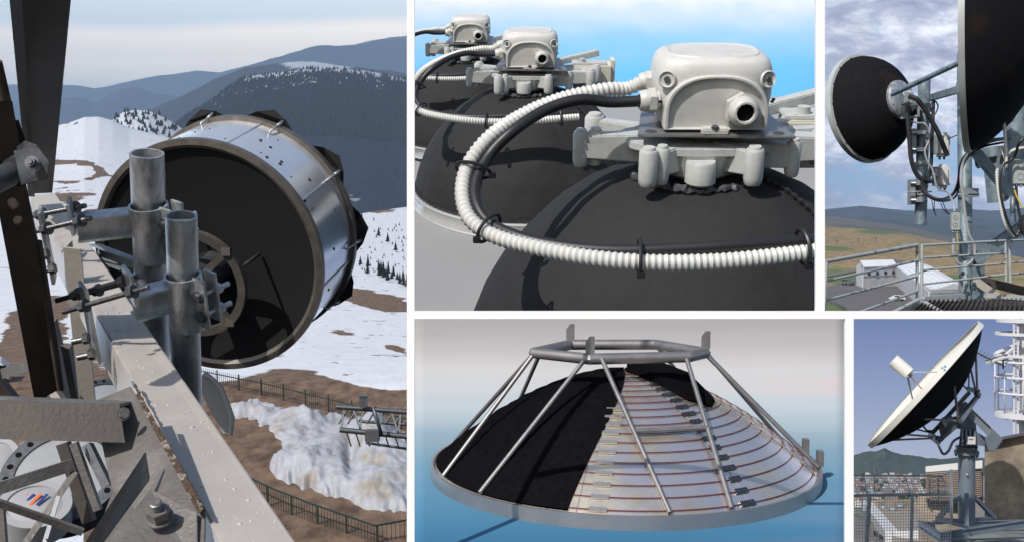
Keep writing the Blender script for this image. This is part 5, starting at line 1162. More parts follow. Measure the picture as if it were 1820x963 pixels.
# upper right corner: pale lattice disc and brown tube
gr3 = thing('grid_reflector', 'pale green rimmed grid reflector in the upper right corner', 'antenna', P(1800, -20, 14))
gp3 = []
MB().tube(spline([P(x, y, 14) for x, y in ((1748, -8), (1762, 6), (1780, 17), (1800, 24), (1830, 28))], 6), U(4.0, 14), 10).build('rim', M['rim3'], gr3)
for a, b in (((1765, 2), (1790, -10)), ((1778, 16), (1792, -4)), ((1810, 26), (1808, -6))): MB().bar(P(*a, 13.9), P(*b, 13.9), U(5, 14), U(3, 14)).build('rib', M['rim3'], gr3)
M['grid_p'] = mat('violet_grid_panel', (0.10, 0.085, 0.16), 0.5, 0.3, 0.2, 3)
for i in range(9): MB().bar(P(1766 + i * 8, 14 + i * 1.4, 14.1), P(1774 + i * 8, -14, 14.1), U(2.2, 14), U(1, 14)).build('grid_wire', M['grid_p'], gr3)
for i in range(5): MB().bar(P(1768 + 4 * i, 8 - i * 5, 14.12), P(1840, 20 - i * 6, 14.12), U(1.6, 14), U(1, 14)).build('grid_wire', M['grid_p'], gr3)
tube3('brown_tube', 'short brown tube reaching over the corner behind the big dish', 'tube', (1798, 34, 12.5), (1840, -8, 12.5), 5.5, 'brown_steel')
# right-hand group: wide tube, junction boxes, struts
wt = tube3('wide_pole', 'wide galvanised tower leg behind the cables at the right edge', 'pole', (1806, 190, 11.6), (1806, 330, 11.6), 20)
tube3('antenna_shroud', 'grey cylindrical shroud behind the big dish, lower right', 'shroud', (1762, 262, 12.6), (1772, 360, 12.6), 16)
def beam3(label, pts, wpx, d, mk='galv_blue', nm='brace'):
    t = thing(nm, label, 'brace', P(*pts[0], d)); MB().chan(P(*pts[0], d), P(*pts[1], d), U(wpx, d), U(wpx, d), U(2, d), Y3).build('channel', M[mk], t, bevel=0.002)
    for p in pts: MB().bolt(P(p[0] + (3 if p is pts[0] else -3), p[1], d - U(wpx * 0.62, d)), Vector((0, -1, 0)), U(3, d), U(3, d)).build('bolt', M['dark_steel'], t)
    return t
beam3('slanting brace from the tall pole down to the right', [(1726, 274), (1792, 352)], 16, 10.2)
beam3('brace rising from the foot gusset to the right edge', [(1735, 472), (1840, 400)], 20, 10.0)
beam3('brown brace running level behind the foot gusset', [(1748, 508), (1840, 530)], 15, 10.6, 'brown_steel')
beam3('brown brace dropping from the foot gusset to the lower corner', [(1728, 505), (1806, 560)], 14, 9.9, 'beam_paint')
beam3('level brown channel behind the pole below the big dish', [(1736, 296), (1782, 288)], 12, 10.9, 'brown_steel')
def jbox(label, px, py, w_, h_, d, dots=2):
    t = thing('junction_box', label, 'box', P(px, py + h_ / 2, d))
    MB().box(P(px, py, d), U(w_, d), U(8, d), U(h_, d)).build('case', M['radio_s3'], t, bevel=0.006)
    for i in range(dots): c = P(px, py - h_ * 0.22 + i * h_ * 0.42, d - U(4, d)); MB().tube([c - Y3 * 0.002 + (X3 * math.cos(a) + Z3 * math.sin(a)) * U(w_ * 0.22, d) for a in [k * math.pi / 10 for k in range(20)]], U(0.5, d), 5, closed=True).build('knockout', M['galv_dull'], t)
    for i in (-1, 0, 1): MB().cyl(P(px + i * w_ * 0.28, py + h_ / 2, d), P(px + i * w_ * 0.28, py + h_ / 2 + 5, d), U(2, d), n=10).build('gland', M['galv_dull'], t)
    return t
M['radio_s3'] = mat('grey_box_plastic', (0.34, 0.37, 0.36), 0.5, 0, 0.05, 4)
jbox('small grey junction box on the left flank of the tall pole', 1698, 394, 15, 32, 10.2)
jbox('large grey junction box among cables at the right edge', 1814, 306, 26, 44, 9.4)
def odu3(label, px, py, w_, h_, d):
    t = thing('radio_unit', label, 'radio', P(px, py, d), 'radios on the short pole')
    MB().box(P(px, py, d), U(w_, d), U(w_, d), U(h_, d)).build('case', M['radio'], t, bevel=U(5, d))
    MB().box(P(px - w_ * 0.55, py, d), U(7, d), U(w_ * 0.7, d), U(h_ * 0.8, d)).build('bracket', M['galv_dull'], t)
    MB().box(P(px - w_ * 1.0, py - h_ * 0.1, d), U(14, d), U(5, d), U(8, d)).build('mount_arm', M['galv_dull'], t)
    for i in (-1, 1): MB().cyl(P(px + i * 4, py + h_ / 2, d), P(px + i * 4, py + h_ / 2 + 5, d), U(2, d), n=10).build('connector', M['dark_steel'], t)
odu3('upper pale radio right of the short pole', 1674, 258, 24, 42, 11.9); odu3('lower pale radio right of the short pole', 1675, 314, 22, 42, 11.9)
M['radio3'] = M['radio']
def cable(label, pts, rp, mk='black_plastic', cat='cable', ribbed=False, grp='cables on the tower'):
    sp_ = PS(pts, 10); d = pts[0][2]
    if ribbed: sp_ = resample(sp_, U(1.2, d))
    o = MB().tube(sp_, U(rp, d), 10, rf=(lambda i: (1.0, 0.9, 0.8, 0.9)[i % 4]) if ribbed else None).build('cable' if not ribbed else 'conduit', M[mk])
    tag(o, label, cat, grp); return o
M['grey_pl'] = mat('grey_cable_sheath', (0.30, 0.31, 0.31), 0.4, 0, 0.1, 8)
cable('thick black cable dropping from the left dish hub and curling under the lower radio', [(1613, 182, 11.4), (1614, 215, 11.4), (1617, 255, 11.4), (1620, 285, 11.4), (1628, 308, 11.4), (1642, 321, 11.4), (1656, 322, 11.5), (1664, 316, 11.6)], 4.2)
cable('thick black cable arching from the hub joint down to its cut end', [(1616, 172, 11.35), (1628, 176, 11.3), (1642, 192, 11.3), (1655, 214, 11.3), (1668, 238, 11.3), (1676, 258, 11.3), (1684, 278, 11.3)], 4.4)
cable('thin grey cable winding down the front of the short pole', [(1620, 216, 11.5), (1632, 219, 11.5), (1643, 220, 11.4), (1651, 232, 11.4), (1651, 250, 11.4), (1644, 268, 11.4), (1648, 286, 11.4), (1658, 304, 11.4), (1664, 330, 11.4), (1670, 336, 11.4)], 1.6, 'grey_pl')
cable('black cable running straight down beside the short pole', [(1659, 180, 11.7), (1658, 215, 11.6), (1656, 250, 11.6), (1655, 290, 11.6), (1650, 322, 11.6)], 3.2)
cable('black cable loop hanging near the cross arm', [(1655, 200, 11.6), (1654, 186, 11.6), (1661, 180, 11.6), (1667, 188, 11.6), (1664, 200, 11.6), (1660, 206, 11.6)], 1.3)
cable('black cable sagging between the two poles', [(1638, 322, 11.3), (1640, 338, 11.2), (1655, 350, 11.1), (1675, 355, 11.0), (1694, 345, 10.6), (1703, 325, 10.4), (1706, 300, 10.2), (1714, 280, 10.1), (1730, 266, 10.0), (1760, 252, 9.9), (1790, 246, 9.8)], 2.6)
cable('second black cable sagging just below the first', [(1640, 326, 11.3), (1648, 348, 11.2), (1672, 358, 11.1), (1696, 352, 10.7), (1706, 330, 10.4), (1710, 300, 10.2), (1722, 278, 10.05), (1745, 262, 9.9), (1790, 252, 9.8)], 1.8)
cable('grey conduit curving from the right edge and down the tall pole into a loop', [(1800, 246, 9.7), (1760, 250, 9.8), (1728, 268, 9.9), (1712, 290, 10.0), (1708, 320, 10.0), (1712, 350, 10.0), (1716, 385, 10.0), (1722, 415, 10.0), (1732, 438, 10.0), (1730, 460, 10.0), (1715, 472, 10.0), (1700, 464, 10.0), (1694, 445, 10.0), (1696, 424, 10.0)], 2.6, 'grey_pl')
cable('thin black cable hugging the tall pole beside the grey conduit', [(1706, 425, 10.05), (1708, 448, 10.05), (1714, 462, 10.05), (1726, 455, 10.05), (1733, 438, 10.0), (1726, 420, 10.0), (1718, 390, 10.05)], 1.1)
cable('grey cable down from the sagging bundle to the small junction box', [(1668, 338, 11.0), (1684, 342, 10.6), (1692, 356, 10.3), (1697, 376, 10.2)], 1.6, 'grey_pl')
for lb_, (x0, y0, x1, y1) in zip(('first', 'second', 'third', 'last'),((1656, 356, 1664, 384), (1661, 356, 1662, 382), (1672, 362, 1684, 380), (1676, 360, 1688, 382))):
    cable(lb_ + ' from the left of the loose wire ends under the sagging cables', [(x0, y0, 11.1), ((x0 + x1) / 2 - 1, (y0 + y1) / 2 + 2, 11.1), (x1, y1, 11.1)], 0.8)
cable('ribbed white conduit loop left of the large junction box', [(1826, 262, 9.3), (1800, 268, 9.3), (1790, 280, 9.4), (1782, 262, 9.4), (1776, 276, 9.4), (1772, 310, 9.4), (1776, 350, 9.4), (1784, 390, 9.4), (1798, 416, 9.4), (1806, 420, 9.4)], 3.4, 'conduit', 'conduit', True)
cable('ribbed white conduit hanging straight down behind the big dish', [(1783, 200, 9.35), (1786, 240, 9.35), (1788, 270, 9.35), (1789, 300, 9.35)], 3.0, 'conduit', 'conduit', True)
cable('black cable running along the inside of the ribbed loop', [(1830, 238, 9.2), (1812, 254, 9.2), (1802, 280, 9.3), (1780, 300, 9.3), (1778, 340, 9.3), (1788, 385, 9.3), (1804, 418, 9.3), (1812, 410, 9.3)], 2.4)
cable('black cable falling past the large junction box', [(1806, 330, 9.2), (1808, 360, 9.2), (1814, 390, 9.2), (1822, 420, 9.2), (1826, 440, 9.2)], 2.6)
cable('yellow wire curling out below the large junction box', [(1803, 338, 9.15), (1808, 352, 9.15), (1816, 366, 9.15), (1828, 378, 9.15)], 1.3, 'yellow_pl') if False else None
M['yellow_pl'] = mat('yellow_wire', (0.65, 0.42, 0.03), 0.5)
cable('yellow wire curling out below the large junction box', [(1803, 338, 9.15), (1808, 352, 9.15), (1816, 366, 9.15), (1828, 378, 9.15)], 1.3, 'yellow_pl')
cable('thin yellow wire inside the loop under the small junction box', [(1701, 414, 10.05), (1702, 430, 10.05), (1701, 444, 10.05)], 0.8, 'yellow_pl')
hp = thing('entry_box', 'blue-grey cable entry panel among the cables at right', 'panel', P(1800, 372, 9.6))
MB().slab([(1794, 345, 9.6), (1806, 345, 9.6), (1806, 396, 9.6), (1796, 392, 9.6)], 0.04).build('plate', M['galv_blue'], hp); MB().cyl(P(1800, 350, 9.5), P(1800, 380, 9.5), U(2.5, 9.5), n=10).build('latch', M['galv_dull'], hp)
cc3 = thing('cable_coil', 'coiled black cable at the right edge beside the panel', 'cable', P(1824, 400, 9.3))
for rr in (12, 15, 18): MB().tube([P(1824 + rr * 0.8 * math.cos(k * math.pi / 16), 400 + rr * math.sin(k * math.pi / 16), 9.3) for k in range(32)], U(1.6, 9.3), 8, closed=True).build('coil', M['black_plastic'], cc3)

# guard rails and the roof deck
M['rail3'] = mat('chipped_rail_paint', (0.36, 0.39, 0.39), 0.5, 0.1, 0.06, 20, col2=(0.09, 0.09, 0.09), c2lo=0.57, c2hi=0.60, c2s=11)
def rail3(label, posts, rails, r_=3.0):
    t = thing('guard_rail', label, 'railing', P(*posts[0][1]))
    for a, b, w_ in posts: MB().cyl(P(*a), P(*b), U(w_, a[2]), n=16).build('post', M['rail3'], t)
    for a, b, w_ in rails: MB().cyl(P(*a), P(*b), U(w_, a[2]), U(w_, b[2]), n=16).build('rail', M['rail3'], t)
    return t
rail3('left guard rail with four sloping pipes over the yard', [((1469, 464, 8.0), (1464, 561, 8.0), 3.4), ((1630, 436, 9.2), (1630, 530, 9.2), 2.6)],
      [((1468, 465, 8.0), (1630, 436, 9.2), 3.6), ((1466, 500, 8.0), (1630, 463, 9.2), 2.4), ((1464, 534, 8.0), (1630, 491, 9.2), 2.4), ((1510, 561, 8.1), (1630, 517, 9.2), 2.4)])
rail3('far guard rail of level pipes between the corner post and the tall pole', [((1639, 434, 9.2), (1638, 530, 9.2), 2.6), ((1787, 428, 9.6), (1788, 500, 9.6), 2.0), ((1794, 428, 9.6), (1796, 502, 9.6), 2.0)],
      [((1640, 436, 9.2), (1787, 428, 9.6), 2.2), ((1640, 458, 9.2), (1787, 450, 9.6), 1.9), ((1640, 480, 9.2), (1787, 468, 9.6), 1.9), ((1640, 505, 9.2), (1787, 488, 9.6), 1.9), ((1794, 428, 9.6), (1850, 425, 9.8), 2.0), ((1795, 467, 9.6), (1850, 462, 9.8), 1.8), ((1795, 487, 9.6), (1850, 484, 9.8), 1.8)])
tb3 = thing('deck_edge', 'pale painted deck edge beams meeting at the corner post', 'beam', P(1634, 535, 9.1))
for a, b in (((1634, 534, 9.1), (1582, 561, 8.5)), ((1634, 534, 9.1), (1680, 561, 8.7)), ((1640, 531, 9.1), (1712, 526, 9.4)), ((1750, 524, 9.4), (1860, 532, 9.4))): MB().bar(P(*a), P(*b), U(9, 9), U(9, 9)).build('edge_beam', M['rail3'], tb3)
M['deck'] = mat('brown_deck_grating', (0.028, 0.022, 0.02), 0.8, 0, 0.5, 3, 0.3, 20, col2=(0.07, 0.06, 0.055), c2s=9)
dk = thing('deck_grating', 'dark brown ribbed deck sheet inside the guard rails', 'deck', P(1700, 550, 9))
MB().slab([(1640, 536, 9.15), (1860, 528, 9.6), (1860, 561, 8.8), (1600, 561, 8.6)], 0.02, (0, 0, -1)).build('sheet', M['deck'], dk)
for i in range(26): MB().bar(P(1646 + i * 8, 533.5 - i * 0.1, 9.1), P(1614 + i * 9.4, 560, 8.62), 0.012, 0.02).build('deck_rib', M['deck'], dk)
# ================================================================ VIEW 5: tilted earth-station dish on a roof above a town
PC = math.atan((850 - 481.5) / F); uC = Vector((0, math.sin(PC), math.cos(PC)))
M['hill5'] = snow_mat('hazy_wooded_town_hill', (0.048, 0.070, 0.070), (0.078, 0.105, 0.100), snow=(0.12, 0.14, 0.13), scale=0.08, soft=0.06, bs=0.5, bumpd=0.8)  # greyed greens have the haze of distance mixed into the base colour
r5a = {1500: 812, 1516: 810, 1532: 804, 1548: 800, 1560: 801, 1573: 795, 1585: 801, 1600: 806, 1625: 808, 1650: 813, 1700: 811, 1740: 814, 1850: 812}
r5b = {1500: 826, 1530: 818, 1560: 814, 1600: 817, 1640: 820, 1680: 818, 1740: 824, 1850: 822}
sheet('town_mountain', 1500, 1850, 120, [(200, 850), (242, r5a), (246, {k: v + 8 for k, v in r5a.items()})], 16, 3.0, M['hill5'], bias=lambda px, py, d: -0.1, fs=30)
sheet('town_mountain', 1500, 1850, 120, [(170, 856), (205, r5b), (209, {k: v + 10 for k, v in r5b.items()})], 16, 2.5, M['hill5'], bias=lambda px, py, d: -0.3, fs=25)
M['town_ground'] = mat('town_ground', (0.20, 0.18, 0.16), 0.9, 0, 0.3, 0.3, coord='World', col2=(0.07, 0.10, 0.05), c2s=0.12)
town_rows = [(38, 1010), (60, 925), (90, 892), (130, 866), (178, 845)]
sheet('town_ground', 1500, 1850, 60, town_rows, 8, 0.6, M['town_ground'], fs=30)
def town_py(d):
    for (a, p), (b, q_) in zip(town_rows, town_rows[1:]):
        if a <= d <= b: return p + (q_ - p) * math.log(d / a) / math.log(b / a)
r6 = random.Random(21)
cols = [((0.42, 0.40, 0.37), (0.22, 0.12, 0.09)), ((0.52, 0.50, 0.47), (0.30, 0.27, 0.25)), ((0.36, 0.30, 0.24), (0.26, 0.14, 0.10)), ((0.55, 0.54, 0.53), (0.35, 0.34, 0.34))]
protos = []
for i, (cw, cr_) in enumerate(cols):
    t = thing('house', 'small town house with pitched roof among many below the wooded hill', 'house', (0, 0, 0), 'houses of the town below the hill')
    mw_, mr_ = mat('house_wall', cw, 0.85, 0, 0.08, 2), mat('house_roof', cr_, 0.85, 0, 0.2, 2)
    MB().box((0, 0, 0.5), 1.6, 1.2, 1.0).build('wall', mw_, t, True)
    MB().loft([[Vector((x, -0.68, 1.0)), Vector((x, 0.68, 1.0)), Vector((x, 0, 1.5))] for x in (-0.86, 0.86)], smooth=False).build('roof', mr_, t, True)
    for x in (-0.45, 0.1, 0.5): MB().box((x, -0.605, 0.55), 0.2, 0.02, 0.3).build('window', M['glass_d'], t, True)
    protos.append(t)
n_h = 0
for k in range(150):
    d = 75 + 100 * r6.random() ** 0.8; px = 1518 + 135 * r6.random(); py = town_py(d)
    if k < 4: t = protos[k]
    else: t = copy_tree(protos[r6.randrange(4)])
    t.location = P(px, py + 1, d); sc = U(2.6 + 3.4 * (110 / d) * r6.random(), d); t.scale = (sc, sc, sc * (0.8 + 0.7 * r6.random())); t.rotation_euler = (0, 0, r6.uniform(-0.6, 0.6) + (1.57 if r6.random() < 0.4 else 0))
M['leaf5'] = mat('town_tree_leaves', (0.045, 0.075, 0.03), 0.9, 0, 0.4, 8, spec=0.1)
def leaf_tree():
    t = thing('tree', 'round green tree standing among the town houses', 'tree', (0, 0, 0), 'trees among the town houses')
    MB().cyl((0, 0, 0), (0, 0, 0.5), 0.06, 0.03, 8).build('trunk', M['bark'], t, True)
    c = MB()
    for i in range(420):
        v = Vector((r6.gauss(0, 1), r6.gauss(0, 1), r6.gauss(0, 1))).normalized() * (0.5 * r6.random() ** 0.4)
        v = v * (0.8 + 0.4 * noise.noise(v * 5)) + Vector((0, 0, 0.85)); a = Vector((r6.uniform(-1, 1), r6.uniform(-1, 1), r6.uniform(-1, 1))).normalized() * 0.11; b = a.cross(v).normalized() * 0.09
        c.add([v - a, v + b, v + a, v - b], [(0, 1, 2, 3)])
    c.build('crown', M['leaf5'], t, True); return t
lt0 = leaf_tree()
for k in range(46):
    d = 66 + 105 * r6.random(); px = 1518 + 140 * r6.random()
    t = lt0 if k == 0 else copy_tree(lt0)
    if k % 3 == 0: px, d = 1580 + 45 * r6.random(), 72 + 20 * r6.random()
    t.location = P(px, town_py(d) + 1, d); sc = U(5 + 5 * r6.random(), d); t.scale = (sc * 1.3, sc * 1.3, sc)
mast5 = thing('radio_mast', 'thin dark lattice mast standing in front of the wooded hill', 'mast', P(1554, 872, 90))
MB().cyl(P(1554, 872, 90), P(1554, 827, 90), 0.06, 0.04, 8).build('shaft', M['dark_steel'], mast5)
for y, w_ in ((834, 5), (837, 7), (841, 4)): MB().bar(P(1554 - w_, y, 90), P(1554 + w_, y, 90), 0.07, 0.07).build('aerial', M['dark_steel'], mast5)
# flat-roofed neighbour
M['felt'] = mat('tan_roof_felt', (0.30, 0.25, 0.20), 0.9, 0, 0.12, 1.2, coord='World', col2=(0.24, 0.20, 0.165), c2s=0.7)
M['parapet'] = mat('white_parapet', (0.58, 0.58, 0.58), 0.7, 0, 0.06, 1)
M['conc5'] = mat('stained_tan_concrete', (0.30, 0.245, 0.18), 0.9, 0, 0.3, 3.5, 0.7, 8, coord='World', col2=(0.15, 0.125, 0.095), c2lo=0.46, c2hi=0.66, c2s=0.9)
nb5 = thing('flat_roof_building', 'lower building with tan flat roof and white parapet seen through the mesh', 'building', P(1590, 960, 48))
MB().loft([[P(1543, 898, 60), P(1650, 901, 60), P(1650, 980, 40), P(1590, 980, 40), P(1585, 951, 44)], [p - uC * 1.5 for p in (P(1543, 898, 60), P(1650, 901, 60), P(1650, 980, 40), P(1590, 980, 40), P(1585, 951, 44))]], smooth=False).build('roof', M['felt'], nb5)
MB().bar(P(1542, 899, 59.8), P(1585, 953, 44), 0.5, 0.5, uC).build('parapet', M['parapet'], nb5)
MB().bar(P(1585, 952, 44), P(1650, 950, 44), 0.5, 0.4, uC).build('parapet', M['parapet'], nb5)
MB().bar(P(1543, 896, 60.2), P(1650, 899, 60.2), 0.5, 0.5, uC).build('parapet', M['conc5'], nb5)
MB().slab([(1584, 955, 43.8), (1650, 953, 43.8), (1650, 1000, 43.8), (1584, 1000, 43.8)], 0.5).slab([(1541, 902, 60), (1584, 956, 43.8), (1584, 1000, 43.8), (1541, 990, 60)], 0.5).build('wall', M['parapet'], nb5)
for x, y in ((1556, 942), (1566, 948)): MB().slab([(x - 4, y, 43.5), (x + 4, y + 4, 43.5), (x + 4, y + 12, 43.5), (x - 4, y + 8, 43.5)], 0.1).build('window', M['glass_d'], nb5)
for x, y, d in ((1587, 904, 57), (1600, 898, 59), (1570, 901, 59)): MB().cyl(P(x, y + 3, d), P(x, y - 3, d), 0.22, n=10).build('roof_vent', M['galv_dull'], nb5)
sb5 = thing('small_building', 'small pale block with a flat top left of the tan roof', 'building', P(1545, 893, 64))
MB().box(P(1546, 889, 64), U(14, 64), 0.8, U(10, 64)).build('wall', M['parapet'], sb5); MB().box(P(1545, 883, 64), U(18, 64), 1.0, U(1.6, 64)).build('roof', M['felt'], sb5)
sb6 = thing('low_building', 'long low grey roof behind the tan flat roof', 'building', P(1600, 896, 66))
MB().box(P(1600, 893, 66), U(110, 66), 1.5, U(5, 66)).build('roof', M['conc5'], sb6)
# lane at lower left
lane = MB(); lane.slab([(1510, 915, 50), (1540, 905, 60), (1580, 975, 42), (1510, 990, 38)], 0.1, (0, 0, -1))
tag(lane.build('side_lane', M['town_ground']), kind='structure')
# tan wall block beside the pedestal
lower = thing('lower_wall', 'tan concrete wall under the louvred housing, behind the wire mesh', 'wall', P(1672, 925, 26))
MB().slab([(1632, 878, 26), (1706, 876, 26), (1706, 975, 25), (1632, 975, 25)], 1.0).build('wall_face', M['conc5'], lower)
tw = thing('concrete_wall', 'tall stained tan concrete wall at the right with the curved shadow on it', 'wall', P(1785, 935, 23))
MB().slab([(1750, 785, 23.5), (1850, 766, 22.5), (1850, 960, 22.5), (1750, 932, 23.5)], 0.8).build('wall_face', M['conc5'], tw)
MB().slab([(1746, 782, 23.3), (1850, 762, 22.3), (1850, 767, 22.3), (1746, 787, 23.3)], 1.0).build('coping', M['conc5d'] if 'conc5d' in M else M['roof_d'], tw)
# louvred housing
lv = thing('louvred_housing', 'white topped plant housing with brown louvres behind the pedestal', 'housing', P(1700, 885, 25.5))
MB().slab([(1645, 828, 25.6), (1746, 817, 24.8), (1750, 816, 25.4), (1750, 826, 25.4), (1746, 831, 24.8), (1645, 838, 25.6)], 1.2).build('top_cap', M['parapet'], lv)
M['louvre'] = mat('brown_louvre', (0.24, 0.18, 0.14), 0.6, 0, 0.15, 4)
for i in range(15):
    y0, y1 = 841 + i * 2.9, 834 + i * 3.35
    MB().bar(P(1646, y0, 25.6), P(1744, y1, 24.9), 0.03, 0.022, uC).build('louvre_slat', M['louvre'], lv)
MB().slab([(1648, 840, 26.0), (1744, 833, 25.3), (1744, 884, 25.3), (1648, 884, 26.0)], 0.3).build('inner_case', M['dark_hole'], lv)
for x in (1646, 1664, 1683, 1738, 1745): MB().slab([(x, 838, 25.3), (x + 2, 838, 25.3), (x + 2, 884, 25.3), (x, 884, 25.3)], 0.05).build('upright', M['louvre'], lv)
MB().slab([(1645, 884, 25.5), (1752, 882, 25.0), (1752, 890, 25.0), (1645, 888, 25.5)], 0.6).build('base', M['roof_d'], lv)
# roof deck
M['roof5'] = mat('green_grey_roof_deck', (0.20, 0.22, 0.215), 0.8, 0, 0.15, 1.5, coord='World', col2=(0.10, 0.11, 0.10), c2s=0.9)
rf5 = MB(); rf5.slab([(1745, 925, 24.5), (1870, 920, 23.5), (1870, 1000, 16), (1650, 1000, 16), (1682, 952, 19)], 0.3, -uC)
tag(rf5.build('roof_deck', M['roof5']), kind='structure')
# wire fence
M['mesh_zinc'] = mat('zinc_wire', (0.42, 0.42, 0.42), 0.5, 0.2, 0.1, 3)
mf = thing('mesh_fence', 'galvanised wire mesh fence with leaning top panel at the roof edge', 'fence', P(1600, 960, 17))
def mesh5(c0, c1, c2, c3, nu, nv, th):
    g = MB(); c0, c1, c2, c3 = [P(*c) for c in (c0, c1, c2, c3)]
    for i in range(nu + 1): f = i / nu; g.bar(c0.lerp(c1, f), c3.lerp(c2, f), th, th, Y3)
    for i in range(nv + 1): f = i / nv; g.bar(c0.lerp(c3, f), c1.lerp(c2, f), th, th, Y3)
    g.build('wire_mesh', M['mesh_zinc'], mf)
mesh5((1508, 845, 17.5), (1612, 846, 17.8), (1622, 875, 17), (1508, 878, 16.7), 26, 7, 0.008)
mesh5((1508, 882, 16.7), (1690, 880, 17.3), (1690, 980, 17.3), (1508, 985, 16.7), 38, 20, 0.0065)
mesh5((1612, 846, 17.8), (1672, 846, 18.1), (1690, 877, 17.4), (1622, 876, 17.1), 12, 7, 0.007)
for a, b, w_ in (((1508, 844, 17.5), (1672, 845, 18.1), 2.6), ((1508, 880, 16.6), (1692, 877, 17.2), 4.0), ((1545, 882, 16.6), (1538, 990, 16.6), 6.5), ((1621, 880, 16.9), (1619, 990, 16.9), 4.5), ((1690, 834, 17.2), (1691, 925, 17.2), 4.5),
                 ((1536, 845, 17.6), (1542, 880, 16.7), 2.2), ((1608, 846, 17.8), (1618, 878, 16.9), 2.0), ((1672, 845, 18), (1690, 876, 17.2), 2.0), ((1692, 834, 17.2), (1672, 846, 18), 2.0)):
    MB().bar(P(*a), P(*b), U(w_, a[2]), U(w_, a[2])).build('frame_tube', M['galv_dull'], mf)

# ---- the earth-station antenna
D5 = 20.0; q5 = U(1, D5); c5 = P(1643, 684, D5)
a5x = pix_axis(1643, 684, D5, math.radians(87.6), 0.745, -0.667)
es = thing('earth_station_antenna', 'large tilted white dish with black back, strut frame and steel pedestal', 'antenna', P(1718, 930, D5))
R5 = 143.0; u5x, r5x = perp(a5x)
def on5(r_, h, a): return c5 + a5x * h * q5 + (u5x * math.cos(a) + r5x * math.sin(a)) * r_ * q5
dep = 46.0
fs_ = [R5 * i / 20 for i in range(1, 21)]
M['dish_w'] = mat('white_dish_paint', (0.66, 0.65, 0.60), 0.5, 0, 0.03, 2)
MB().lathe([(r_ * q5, dep * (1 - (r_ / R5) ** 2) * q5) for r_ in fs_], c5, a5x, 96).build('dish_face', M['dish_w'], es)
MB().lathe([((R5 + 0.5) * q5, -5 * q5), ((R5 + 3) * q5, -5 * q5), ((R5 + 3) * q5, 5 * q5), ((R5 - 3) * q5, 6 * q5), ((R5 - 2) * q5, 0)], c5, a5x, 128).build('dish_rim', M['dish_w'], es)
MB().lathe([(r_ * 0.985 * q5, (6 + dep * (1 - (r_ / R5) ** 2)) * q5) for r_ in fs_], c5, a5x, 96).build('black_backing', M['foam3'], es)
M['logo'] = mat('blue_emblem', (0.02, 0.22, 0.40), 0.5)
M['tube5'] = mat('brown_grey_strut', (0.22, 0.20, 0.19), 0.5, 0.5, 0.2, 10)
M['steel5'] = mat('blue_grey_steel', (0.16, 0.19, 0.23), 0.5, 0.3, 0.15, 3, 0.05, 30)
def on_px(px, py, d=None):
    """nearest rim-side point of the dish face seen at a pixel"""
    best = None
    for i in range(240):
        for r_ in (R5 - 4, R5 - 14, R5 - 24):
            p = on5(r_, dep * (1 - (r_ / R5) ** 2) - 1.0, i * math.pi / 120); X, Y = 910 + p.x / p.y * F, 481.5 - p.z / p.y * F
            e = math.hypot(X - px, Y - py)
            if best is None or e < best[0]: best = (e, p)
    return best[1]
lgc = c5
for (w1, w2, a_) in ((3.0, 6.0, 0.0), (3.0, 4.0, 0.2)):
    pass
# emblem: three blue wedges on the white rim band
def rim_pt(px, py):
    best = None
    for i in range(720):
        for h in (-4, 0, 4):
            p = on5(R5 + 3.3, h, i * math.pi / 360); X, Y = 910 + p.x / p.y * F, 481.5 - p.z / p.y * F; e = math.hypot(X - px, Y - py) + (p.y - c5.y) * 3
            if best is None or e < best[0]: best = (e, i * math.pi / 360, h)
    return best
_, al, hl_ = rim_pt(1673, 650)
for da, s_, hh in ((-0.030, 0.018, -1), (0.005, 0.014, 2), (0.004, 0.012, -3)):
    MB().loft([[on5(R5 + 3.2, hh - 2, al + da - s_), on5(R5 + 3.2, hh - 2, al + da + s_), on5(R5 + 3.2, hh + 2, al + da)], [on5(R5 + 3.6, hh - 2, al + da - s_), on5(R5 + 3.6, hh - 2, al + da + s_), on5(R5 + 3.6, hh + 2, al + da)]], smooth=False).build('emblem', M['logo'], es)
# feed
fa, fb = P(1615, 663, 19.8), P(1587, 639, 19.9)
feed = MB(); feed.cyl(fa, fb, U(12, 19.8), U(12, 19.8), 36); feed.build('feed_horn', M['dish_w'], es)
MB().cyl(P(1614, 662, 19.8), P(1619, 668, 19.8), U(4, 19.8), n=14).build('feed_neck', M['tube5'], es)
M['pinkish'] = mat('red_white_strut', (0.45, 0.22, 0.2), 0.5, 0, 0.3, 20)
for a, b, mk, w_ in (((1618, 661, 19.8), on_px(1668, 661), 'parapet', 1.0), ((1613, 668, 19.7), on_px(1622, 712), 'dark_steel', 1.6), ((1618, 667, 19.8), on_px(1640, 694), 'pinkish', 1.4)):
    MB().cyl(P(*a), b, U(w_, 19.8), n=10).build('feed_strut', M[mk], es)
